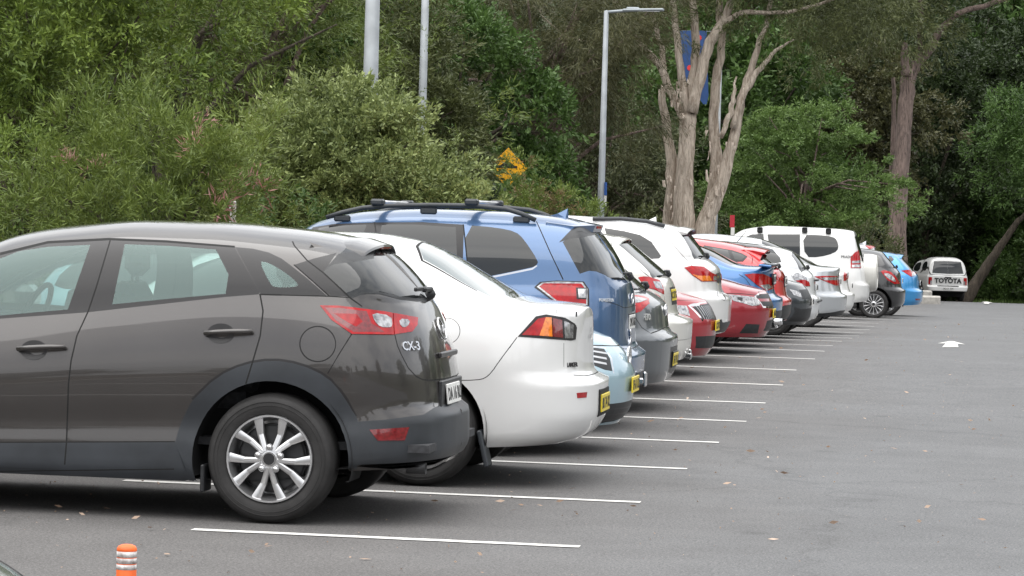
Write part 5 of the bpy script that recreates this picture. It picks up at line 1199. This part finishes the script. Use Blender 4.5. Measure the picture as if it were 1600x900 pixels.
stem(mb, [(1075, 185), (1064, 120), (1058, 60), (1050, 0), (1046, -60), (1030, -160)], [18, 14, 13, 12, 10, 6], Yp, -.1)
stem(mb, [(1077, 182), (1084, 120), (1088, 60), (1081, 0), (1078, -80), (1090, -180)], [22, 17, 15, 13, 11, 6], Yp, .1)
stem(mb, [(1080, 178), (1096, 105), (1114, 55), (1134, 28), (1150, -20), (1180, -120)], [22, 20, 18, 15, 12, 6], Yp, -.15)
stem(mb, [(1128, 36), (1160, 18), (1200, 22), (1262, 14), (1330, -10)], [12, 9, 7, 6, 3], Yp, -.2, 8)
stem(mb, [(1070, 190), (1054, 160), (1036, 108), (1008, 78), (978, 42), (950, -30), (920, -110)], [15, 15, 15, 13, 12, 10, 5], Yp, .2)
stem(mb, [(1040, 120), (1030, 60), (1014, 0), (1000, -80), (985, -170)], [10, 10, 10, 8, 4], Yp, .3)
stem(mb, [(1046, 390), (1045, 348), (1052, 270), (1042, 210), (1034, 140)], [22, 22, 20, 17, 12], Yp, .4, 12)
stem(mb, [(1100, 390), (1106, 348), (1120, 256), (1114, 192), (1120, 120), (1130, 60), (1122, 0), (1128, -90), (1140, -170)], [34, 26, 21, 18, 16, 14, 13, 10, 5], Yp, .35, 12)
stem(mb, [(1090, 395), (1098, 352), (1126, 290), (1144, 226), (1156, 168), (1172, 112), (1194, 45), (1206, -10), (1230, -110)], [40, 33, 25, 19, 15, 12, 9, 8, 4], Yp, 0, 12)
stem(mb, [(1145, 200), (1164, 138), (1190, 105), (1212, 78), (1240, 62)], [12, 12, 9, 6, 3], Yp, -.2, 8)
stem(mb, [(1126, 215), (1140, 180), (1146, 160), (1150, 120)], [9, 11, 10, 3], Yp, -.3, 8)
stem(mb, [(1010, 76), (985, 72), (930, 74), (870, 86), (815, 130)], [6, 5, 4.5, 3.5, 2], Yp, 0, 6)
stem(mb, [(1000, 70), (950, 60), (905, 66), (860, 40), (835, 10)], [5, 4, 4, 3, 2], Yp, .3, 6)
for _ in range(46):                                        # loose bark plates and knots standing off the stems
    t = pr.random(); a = pr.choice([((1068, 344), (1075, 190)), ((1104, 348), (1116, 200)), ((1100, 350), (1146, 220)), ((1046, 345), (1050, 270)), ((1064, 120), (1077, 180)), ((1020, 90), (1054, 165))])
    q = onY(a[0][0]+(a[1][0]-a[0][0])*t+pr.uniform(-13, 13), a[0][1]+(a[1][1]-a[0][1])*t, Yp-.25); h = pr.uniform(.12, .4); w = pr.uniform(.02, .05)
    mb.add([q+(-w, 0, 0), q+(w, .03, 0), q+(w*.6+pr.uniform(-.1, .1), -.08, -h), q+(-w*.5, -.04, -h*.8)], [(0, 1, 2, 3)], 0)
o = mb.build('trunk', BK['paper']); o.data.transform(Matrix.Translation(-pb.location)); o.parent = pb
bl = []
for a, b, r1, r2 in ((980, -60, 2.6, 1.7), (900, -10, 1.9, 1.1), (1080, -120, 3, 1.8), (1200, -80, 2.8, 1.6), (1290, 20, 2.0, 1.2), (1345, 50, 1.5, 1.1), (1235, 10, 1.6, .9), (1190, 20, 1.2, .8), (1245, 55, .7, .5), (1205, -10, .9, .6), (1012, -5, .8, .6), (1150, 10, .7, .5), (1060, -20, 1.2, .6)):
    q = onY(a, b, Yp)-np.array(pb.location); bl.append((*q, r1, r1*.8, r2))
cm, _ = crown('crown', 21, bl, 1150, .75, 70, .15, .026, [W['olive']], droop=.28, shell=.35); link('crown', cm, pb)

# --- tall gum on the right
Yg = 109.0; gx, gy = atpx(1408, Yg)
gt = empty('gum_tree', (gx, gy, G(Yg)-.1)); tag(gt, 'tall straight gum with a forked grey-brown trunk right of the rounded fresh green tree', 'tree')
mb = MB()
stem(mb, [(1398, 420), (1402, 360), (1408, 280), (1412, 200), (1416, 140), (1420, 108)], [40, 34, 30, 28, 27, 27], Yg, 0, 14)
stem(mb, [(1418, 120), (1413, 92), (1414, 66)], [16, 15, 9], Yg, -.2, 10)
stem(mb, [(1421, 118), (1436, 96), (1452, 76), (1472, 45), (1496, 20), (1552, 4), (1640, -20)], [20, 17, 16, 14, 11, 9, 5], Yg, 0, 10)
stem(mb, [(1440, 92), (1436, 40), (1440, -20), (1430, -120)], [12, 10, 9, 5], Yg, .3, 8)
stem(mb, [(1396, 330), (1393, 300), (1397, 210), (1395, 120)], [14, 12, 10, 7], Yg, 1.5, 8)
o = mb.build('trunk', BK['gum']); o.data.transform(Matrix.Translation(-gt.location)); o.parent = gt
bl = []
for a, b, r1, r2 in ((1380, -30, 2.6, 1.9), (1330, 40, 2.2, 1.7), (1400, 20, 1.5, 1.5), (1470, -80, 3, 1.8), (1560, -90, 3, 1.6), (1290, 100, 1.6, 1.4), (1425, 90, .8, 1.0)):
    q = onY(a, b, Yg)-np.array(gt.location); bl.append((*q, r1, r1*.8, r2))
cm, _ = crown('crown', 22, bl, 900, .8, 70, .16, .035, [W['olive']], droop=.25, shell=.35); link('crown', cm, gt)
# --- leaning trunk by the white utility
Yl = 130.0; lx, ly = atpx(1515, Yl); lt = empty('leaning_tree', (lx, ly, G(Yl)-.2)); tag(lt, 'stout trunk leaning to the right beside the white utility', 'tree'); mb = MB()
stem(mb, [(1496, 488), (1512, 464), (1530, 434), (1546, 410), (1560, 390), (1578, 362), (1606, 330), (1640, 300)], [30, 23, 19, 17, 15, 12, 8, 4], Yl, 0, 12)
o = mb.build('trunk', BK['dark']); o.data.transform(Matrix.Translation(-lt.location)); o.parent = lt
bl = [(*(onY(a, b, Yl)-np.array(lt.location)), r, r, r*.7) for a, b, r in ((1600, 300, 1.5), (1640, 250, 2.0), (1590, 215, 1.4))]
cm, _ = crown('crown', 23, bl, 350, .8, 63, .18, .05, [W['mid']], droop=.1); link('crown', cm, lt)
# --- the wood behind: three kinds of dark tree, each its own thing
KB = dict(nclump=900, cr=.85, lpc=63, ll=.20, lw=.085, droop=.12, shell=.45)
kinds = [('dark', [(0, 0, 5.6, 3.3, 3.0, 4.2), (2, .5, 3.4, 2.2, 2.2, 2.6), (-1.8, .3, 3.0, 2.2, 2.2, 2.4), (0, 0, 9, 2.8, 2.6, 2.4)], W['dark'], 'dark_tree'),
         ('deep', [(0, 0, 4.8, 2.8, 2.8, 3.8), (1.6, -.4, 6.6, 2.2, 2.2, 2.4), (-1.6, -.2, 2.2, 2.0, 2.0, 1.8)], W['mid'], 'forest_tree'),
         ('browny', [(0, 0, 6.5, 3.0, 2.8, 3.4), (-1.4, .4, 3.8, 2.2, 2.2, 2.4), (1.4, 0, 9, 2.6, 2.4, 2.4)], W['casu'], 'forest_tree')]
wood = [  # photo x, distance, kind, turn, scale, label
 (480, 78, 1, .3, .9, 'mid-green tree behind the feathery yellow-green tree'), (615, 96, 2, 2, .9, 'brown-green tree seen between the two grey poles'), (330, 66, 1, 1.3, .85, 'mid-green tree behind the fine-leaved tree at the left'),
 (100, 58, 2, .7, .8, 'brown-green tree at the far left behind the fine-leaved tree'), (-40, 60, 1, 3, .9, 'mid-green tree past the left edge of the view'), (770, 112, 0, .2, .9, 'dark tree behind the drooping tree above the yellow sign'),
 (870, 128, 0, 1.9, 1, 'dark tree standing furthest back above the rusty pink shrub'), (690, 126, 2, 4, 1, 'brown-green tree behind the mid-green tree by the second grey pole'), (560, 130, 0, 2.8, 1.05, 'dark tree at the back between the grey poles'),
 (985, 136, 2, .9, .95, 'brown-green tree at the back left of the paperbark'), (1080, 132, 1, 3.3, .95, 'mid-green tree right behind the paperbark'), (1175, 124, 1, 5.1, .9, 'mid-green tree between the paperbark and the rounded fresh green tree'),
 (1255, 138, 2, 2.1, 1, 'brown-green tree behind the rounded fresh green tree'), (1330, 122, 2, .1, .85, 'brown-green tree between the fresh green tree and the tall gum'), (1370, 144, 0, 4.4, 1.1, 'dark tree behind the tall gum'),
 (1445, 134, 0, 1.1, .95, 'dark tree right behind the white utility'), (1490, 142, 0, 3.7, 1.1, 'dark tree behind the leaning trunk'), (1560, 150, 0, 2.3, 1.1, 'dark tree at the back right of the leaning trunk'),
 (1630, 142, 0, .6, 1, 'dark tree past the right edge of the view'), (1590, 137, 1, 1.7, .8, 'mid-green tree lighting up the right edge above the far arrow'), (1140, 150, 0, .4, 1.1, 'dark tree furthest back behind the paperbark'),
 (1040, 152, 0, 2.2, 1.1, 'dark tree at the very back left of the paperbark stems'), (430, 100, 0, 5.2, 1, 'dark tree at the back behind the feathery tree'), (1720, 140, 2, 2.2, 1, 'brown-green tree well past the right edge'), (1820, 130, 1, 4.2, 1, 'mid-green tree well past the right edge'),
 (1165, 116, 1, 2.2, 1.25, 'tall mid-green tree seen through the right-hand paperbark stems'), (1600, 155, 1, 3.0, 1.7, 'tall mid-green tree at the back in the upper right corner'), (1110, 140, 2, 1.2, 1.3, 'tall brown-green tree seen through the middle paperbark stems'), (1310, 155, 0, 3.1, 1.15, 'dark tree furthest back behind the fresh green tree'), (1420, 158, 0, .8, 1.15, 'dark tree at the very back behind the tall gum'), (1525, 160, 0, 5.5, 1.15, 'dark tree at the very back on the right'), (760, 150, 0, 1.5, 1.1, 'dark tree at the very back above the sign')]
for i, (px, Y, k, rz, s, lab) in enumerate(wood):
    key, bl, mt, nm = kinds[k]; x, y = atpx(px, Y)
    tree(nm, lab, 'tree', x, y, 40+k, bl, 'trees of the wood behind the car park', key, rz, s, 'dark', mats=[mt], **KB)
# undergrowth at the wood's edge
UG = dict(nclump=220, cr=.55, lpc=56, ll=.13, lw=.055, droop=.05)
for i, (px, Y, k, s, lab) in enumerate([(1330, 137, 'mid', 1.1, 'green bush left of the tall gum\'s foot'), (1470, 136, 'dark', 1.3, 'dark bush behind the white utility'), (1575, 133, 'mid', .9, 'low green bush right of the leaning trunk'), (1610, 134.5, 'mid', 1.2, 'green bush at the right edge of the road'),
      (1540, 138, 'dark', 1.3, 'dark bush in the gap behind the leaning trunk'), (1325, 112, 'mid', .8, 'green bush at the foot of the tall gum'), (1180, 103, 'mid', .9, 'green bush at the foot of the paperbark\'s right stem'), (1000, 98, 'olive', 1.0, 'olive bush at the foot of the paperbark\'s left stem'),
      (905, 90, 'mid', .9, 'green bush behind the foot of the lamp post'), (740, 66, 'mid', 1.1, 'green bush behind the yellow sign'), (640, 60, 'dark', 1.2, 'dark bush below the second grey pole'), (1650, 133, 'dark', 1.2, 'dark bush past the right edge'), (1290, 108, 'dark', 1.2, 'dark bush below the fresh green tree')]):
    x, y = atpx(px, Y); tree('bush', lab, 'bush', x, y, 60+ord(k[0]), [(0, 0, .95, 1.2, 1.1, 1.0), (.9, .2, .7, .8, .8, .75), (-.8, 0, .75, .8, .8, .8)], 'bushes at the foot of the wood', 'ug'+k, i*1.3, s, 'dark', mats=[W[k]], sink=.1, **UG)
# trees behind the camera and across the aisle: they stand in the car paint's reflections
for i, (x, y, k, s) in enumerate([(-24, -74, 1, 1), (-12, -78, 0, 1.1), (-2, -75, 1, 1), (8, -76, 2, 1), (18, -78, 1, 1.1), (30, -60, 0, 1), (34, -30, 1, 1), (32, 0, 2, 1), (28, 24, 1, 1.1), (20, 44, 0, 1), (21, 60, 1, 1), (21, 78, 2, 1.1), (20, 96, 1, 1), (19, 114, 0, 1.1), (-34, -72, 0, 1), (-24, 4, 1, 1), (-20, 16, 1, .9)]):
    key, bl, mt, nm = kinds[k]; tree(nm, 'tree outside the view on the far side of the car park', 'tree', x, y, 40+k, bl, 'trees round the car park outside the view', key, i*.9, s*.9, 'dark', mats=[mt], **KB)

# ------------------------------------------------------------------ poles, signs, small things
M['galv'] = mat('galvanised_steel', (.27, .29, .305), .5, .3, noise=(3, .16)); M['lampgrey'] = mat('lamp_grey', (.30, .33, .35), .5, .3, noise=(4, .12))
M['signyellow'] = mat('sign_yellow', (.85, .42, .015), .4, noise=(6, .08)); M['blue'] = mat('sign_blue', (.03, .10, .34), .45); M['banner'] = mat('banner_blue', (.03, .085, .25), .7, noise=(3, .15)); M['orange'] = mat('orange_plastic', (.80, .13, .02), .45, noise=(20, .15))
M['bannerred'] = mat('banner_red', (.75, .05, .05), .7); M['signred'] = mat('sign_red', (.45, .02, .04), .5); M['wornwhite'] = mat('worn_white_sleeve', (.70, .69, .68), .4, noise=(55, 1, (.30, .26, .25)))
def pole(px, Y, w_px, ytop, label):
    x, y = atpx(px, Y); h = float(onY(px, ytop, Y)[2])-G(Y); r = w_px/2*(Y*1.01)/F; e = empty('pole', (x, y, G(Y)+.1)); tag(e, label, 'pole'); b = MB()
    b.lathe([(r*1.25, 0), (r*1.02, h*.35), (r*.85, h), (0, h)], (0, 0, 0), (0, 0, 1), 16, ref=(1, 0, 0)); b.build('shaft', M['galv'], e); MB().box((0, 0, .015), (r*5, r*5, .03), None, 0, .004).build('base_plate', M['galv'], e); return e
pole(573, 46.5, 25, -160, 'thick grey pole rising behind the rounded shrub'); pole(655, 60, 13, -120, 'thinner grey pole right of the thick one')
x, y = atpx(938, 70); lp = empty('street_lamp', (x, y, G(70)+.1)); tag(lp, 'grey street lamp with a flat arm reaching right over the row of cars', 'street lamp')
hz = float(onY(947, 17, 70)[2])-G(70)-.1; b = MB(); b.lathe([(.10, 0), (.095, 1.6), (.09, 1.62), (.085, 2.0), (.055, hz), (0, hz+.02)], (0, 0, 0), (0, 0, 1), 16, ref=(1, 0, 0)); b.build('post', M['galv'], lp)
b = MB(); b.tube([(0, 0, hz-.03), (.3, 0, hz), (.62, 0, hz+.03)], .035, 8); b.build('arm', M['lampgrey'], lp)
b = MB(); b.box((.86, 0, hz+.035), (.95, .22, .06), [[1, 0, -.03], [0, 1, 0], [.03, 0, 1]], 0, .02); b.box((.62, 0, hz+.06), (.3, .16, .07), None, 0, .02); o = b.build('lamp_head', M['lampgrey'], lp); MB().box((1.0, 0, hz+.003), (.5, .16, .012)).build('lamp_glass', M['clear'], o)
b = MB(); z1 = float(onY(945, 303, 70)[2])-G(70)-.1; b.box((.10, -.05, z1+.12), (.10, .012, .30), [[.7, .7, 0], [-.7, .7, 0], [0, 0, 1]]); b.build('blue_plate', M['blue'], lp); b = MB(); b.box((.10, -.05, z1-.16), (.09, .012, .24), [[.7, .7, 0], [-.7, .7, 0], [0, 0, 1]]); b.build('white_plate', M['white'], lp)
# yellow diamond
x, y = atpx(791, 72); z = float(onY(791, 262, 72)[2]); e = empty('warning_sign', (x, y, G(72)+.1)); tag(e, 'yellow diamond warning sign half hidden by the rusty pink shrub', 'sign'); z -= G(72)+.1
b = MB(); b.box((0, .04, z/2), (.06, .06, z+.5)); b.build('post', M['galv'], e); s = .50
for k, (q, m_, dy) in enumerate(((s, 'black', 0), (s-.018, 'signyellow', -.004), )):
    b = MB(); b.prism([(-q, 0), (0, -q), (q, 0), (0, q)], (0, dy, z), (1, 0, 0), (0, 0, 1), (0, .012, 0)); sg = b.build('sign_face' if k else 'sign_back', M[m_], e)
b = MB(); b.box((-.02, -.008, z+.02), (.5, .006, .055)); b.prism([(-.2, .0), (-.09, .09), (.06, .09), (.17, 0)], (0, -.008, z+.04), (1, 0, 0), (0, 0, 1), (0, .004, 0)); b.build('hump_symbol', M['ink'], sg)
b = MB(); b.box((0, 0, z-.85), (.62, .012, .40), None, 0, .01); b.build('lower_plate', M['signyellow'], e)
# blue banner behind the paperbark
Yb = 95.0; x, y = atpx(1112, Yb); e = empty('banner', (x, y, G(Yb))); tag(e, 'blue street banner with red spots hanging behind the paperbark stems', 'banner')
bw = [onY(a, b, Yb)-np.array(e.location) for a, b in ((1063, 48), (1104, 48), (1107, 150), (1104, 163), (1099, 163), (1067, 120))]
b = MB(); V = [tuple(p) for p in bw]+[tuple(p+(0, .012, 0)) for p in bw]; b.add(V, [(5, 4, 3, 2, 1, 0), (6, 7, 8, 9, 10, 11)]+[(i, (i+1) % 6, 6+(i+1) % 6, 6+i) for i in range(6)]); cl = b.build('cloth', M['banner'], e)
b = MB()
for a, bb in ((1092, 59), (1078, 106)):
    q = onY(a, bb, Yb)-np.array(e.location); b.lathe([(.09, -.012), (0, -.013)], q, (0, 1, 0), 14, ref=(1, 0, 0))
b.build('red_spots', M['bannerred'], cl)
zt_ = bw[0][2]; b = MB(); b.lathe([(.06, 0), (.05, zt_+.2), (0, zt_+.2)], (.12, .1, 0), (0, 0, 1), 10, ref=(1, 0, 0)); b.box(((bw[0][0]+.12)/2, .05, zt_), (abs(bw[0][0])+.12, .03, .03)); b.build('post', M['galv'], e)
# small post signs
for px, Y, y0, w, lab, colr in ((1144, 84, 336, .13, 'small red and white sign on a thin post right of the paperbark', 'signred'), (363, 33, 314, .075, 'white marker post among the pink flowers', None)):
    x, y = atpx(px, Y); h = float(onY(px, y0, Y)[2])-G(Y)-.1; e = empty('sign_post', (x, y, G(Y)+.1)); tag(e, lab, 'sign')
    if colr:
        MB().box((0, .02, h/2), (.035, .035, h)).build('post', M['galv'], e); MB().box((0, 0, h-.17), (w, .01, .34)).build('sign_face', M['signred'], e); MB().box((.02, 0, h-.47), (w*.8, .01, .25)).build('lower_plate', M['white'], e)
    else: b = MB(); b.box((0, 0, h/2), (w, .03, h), None, 0, .008); b.build('post', M['wornwhite'], e)
# orange bollard
x, y = atpx(198, 10.0, 870); e = empty('bollard', (x, y, G(10))); tag(e, 'orange plastic bollard with worn white bands at the lower left', 'bollard')
top = float(onY(198, 850, 10.0)[2]); sc = 10.0*1.03/F; r = 15.8*sc; Z = lambda py: top-(py-850)*sc
b = MB(); b.lathe([(r, 0), (r, Z(890)), (r*.985, Z(890)+.001), (r*.985, Z(861)), (r*1.01, Z(860)), (r*1.0, Z(857)), (r*.85, Z(853)), (r*.5, Z(850.6)), (0, Z(850))], (0, 0, 0), (0, 0, 1), 28, ref=(1, 0, 0)); b.build('body', M['orange'], e)
for a, bb in ((889.5, 881.5), (880, 871.5), (870, 861)):
    b = MB(); b.lathe([(r*1.002, Z(a)), (r*1.006, Z(a)), (r*1.006, Z(bb)), (r*1.002, Z(bb))], (0, 0, 0), (0, 0, 1), 28, ref=(1, 0, 0)); b.build('white_band', M['wornwhite'], e)
b = MB(); b.lathe([(r*2.2, 0), (r*2.2, .02), (r*1.3, .05), (r, .055)], (0, 0, 0), (0, 0, 1), 24, ref=(1, 0, 0)); b.build('base', M['black'], e)
# kerb island and stop block at the end of the row
def ground_at(px, py):
    r = ray(px, py); t = 1.0
    for _ in range(60):
        p = CAM+r*t; g = G(p[1]); t = (g-HC)/r[2] if r[2] < -1e-5 else t
    return CAM+r*t
q = ground_at(1455, 475); Yi = float(q[1])
b = MB()
for k in range(4): b.box((-1.62-.62*k, Yi+.3, G(Yi)+.06), (.60, 1.3, .36), None, 0, .03)
o = b.build('concrete_island', M['concrete'], None); tag(o, 'low pale concrete island of kerb blocks beside the bright blue hatchback', 'kerb')
b = MB(); b.box((0, 0, .16), (1.1, .5, .5), None, 0, .05); b.box((-.2, 0, .42), (.6, .4, .06), None, 0, .02); o = b.build('concrete_block', M['concrete'], None, (-2.2, Yi+4.5, G(Yi+4.5))); tag(o, 'small concrete block behind the island, below the white utility', 'block')
# arrows on the asphalt
for n_, pts in enumerate(([(1465, 537), (1484, 533.6), (1489, 533.6), (1508, 538.6), (1496, 537.6), (1497.5, 543), (1472, 543), (1478, 537)], [(1533, 472.6), (1541, 471.6), (1551, 474), (1546, 474.2), (1545, 476), (1537, 475.4), (1538, 473.4)])):
    V = []
    for a, bb in pts: p = ground_at(a, bb); V.append((p[0], p[1], G(p[1])+.006+.004*n_*4))
    tag(MB().add(V, [tuple(range(len(V)))]).build('painted_arrow', M['line']), kind='structure')
# fallen leaves
rng = np.random.default_rng(11); pos, d, ln = [], [], []
spots = [(692, 746), (1218, 742), (1202, 708), (1385, 590), (1300, 612), (1215, 741), (960, 690), (560, 875), (905, 720), (1030, 690), (1462, 513), (1500, 508), (1480, 528), (1350, 565), (1290, 592), (1520, 660), (1600, 520), (1420, 616), (868, 788), (388, 866), (205, 815), (1130, 672), (995, 795), (754, 872), (700, 858), (1060, 655), (1010, 660), (985, 727), (1180, 655), (1200, 720), (1165, 708), (870, 748)]
for _ in range(170): spots.append((rng.uniform(0, 1600), 500+370*rng.random()**1.6))
for a, bb in spots:
    p = ground_at(a, bb)
    if p[0] < -6.8 or p[1] > 120: continue
    s = rng.uniform(.5, 1); pos.append((p[0], p[1], G(p[1])+rng.uniform(.006, .02))); th = rng.uniform(0, 6.28); d.append((math.cos(th), math.sin(th), rng.uniform(-.05, .25))); ln.append(s*.075)
me = leaf_mesh('fallen_leaves', np.array(pos), unit(np.array(d)), np.array(ln), np.array(ln)*.3, [W['litter']], None, rng, 1.0)
tag(link('fallen_leaves', me), 'dry fallen leaves scattered over the asphalt', None, None, 'stuff')
n = 2600; gx_, gy_ = rng.uniform(-1, 9, n), rng.uniform(130.6, 136, n); pos = np.array([(a, b_, G(b_)-.04) for a, b_ in zip(gx_, gy_)])
me = leaf_mesh('grass', pos, unit(np.stack([rng.normal(size=n)*.4, rng.normal(size=n)*.4, np.ones(n)], 1)), rng.uniform(.10, .28, n), rng.uniform(.02, .035, n), [W['fresh']], None, rng, 0)
tag(link('grass', me), 'green grass along the far edge of the asphalt', None, None, 'stuff')
# grit and bark crumbs
n = 2600; xy = np.stack([rng.uniform(-6.5, 4.5, n), 9+55*rng.random(n)**1.7], 1); pos = np.array([(a, b_, G(b_)+.005) for a, b_ in xy]); dd = unit(np.stack([rng.normal(size=n), rng.normal(size=n), rng.uniform(-.1, .4, n)], 1))
me = leaf_mesh('grit', pos, dd, rng.uniform(.006, .022, n), rng.uniform(.004, .012, n), [W['litter']], None, rng, 1.0); tag(link('grit', me), 'small crumbs of bark and grit on the asphalt', None, None, 'stuff')

# --- white utility with canopy at the end of the road
Yu = 127.0; Xu = float(onY(1482, 440, Yu)[0])
c = Car('utility', 'white utility with a canopy and black lettering across its tailgate', Xu, Yu, dict(L=5.2, hw=.90, zu=.4,
    XR=[(.40, -.02), (.48, 0), (.62, 0), (.66, -.10), (1.05, -.11), (1.08, -.12)], XF=[(.3, 0), (.9, .1)],
    top=[(-5.1, .98), (-4.2, 1.08), (-3.9, 1.12), (-3.3, 1.60), (-3.0, 1.70), (-2.0, 1.72), (-1.7, 1.76), (-1.5, 1.83), (-.8, 1.84), (-.45, 1.80), (-.36, 1.76), (-.25, 1.48), (-.12, 1.06)],
    belt=[(-5.2, .9), (-4, 1.05), (-1.5, 1.12), (-.3, 1.12), (-.12, 1.03)], sill=[(-5.2, .35), (-.9, .36), (0, .45)], ar=.25, nr=4.5, n=4.4, tum=.20), False, 'utility', rz=math.radians(-77))
c.area('canopy_window', 'glass', [('r', .0005, 1.68), ('r', .56, 1.66), ('r', .66, 1.17), ('r', .0005, 1.15)], centre=True)
c.area('side_window', 'glass', [('s', -1.55, 1.25), ('s', -1.5, 1.62), ('s', -.75, 1.64), ('s', -.55, 1.25)], ch=1); c.area('cab_window', 'glass', [('s', -3.3, 1.2), ('s', -3.0, 1.55), ('s', -1.95, 1.6), ('s', -1.9, 1.2)], ch=1)
c.line([('s', -1.7, 1.14), ('r', .7, 1.10), ('r', .0005, 1.095)], .03, 'satin')
c.area('tail_light', 'red', [('r', .80, 1.0), ('r', .66, 1.0), ('r', .66, .70), ('r', .80, .70)], off=.01); c.area('tail_light', 'clear', [('r', .74, .86), ('r', .665, .86), ('r', .665, .71), ('r', .74, .71)], off=.012)
c.area('body', 'black', [('r', .45, .67), ('r', .0005, .67), ('r', .0005, .62), ('r', .45, .62)])
c.arch(-1.2, .38, .44); c.arch(-4.3, .38, .44); c.cut(P8); four_wheels(c, -1.2, -4.3, .37, .2, 'five')
P, n = c.surf(('r', .0005, .86)); put_text('TOYOTA', P+(.012, .0, 0), (0, 1, 0), (0, 0, 1), (1, 0, 0), .27, 'ink', 'lettering', .004, c.root, True, .012)
plate(c, .02, .55, 'BQ 21 XN', 'white'); b = MB(); b.box((-.09, 0, 1.0), (.03, .28, .05), None, 0, .01); b.build('tailgate_handle', M['black'], c.root)
b = MB(); b.box((-2.4, 0, .38), (3.4, 1.5, .36)); b.build('chassis', M['under'], c.root)
for o in list(COL.objects):
    if o.parent is None and o.get('category') in ('car', 'four-wheel drive'): o['group'] = 'cars parked in the row of bays'
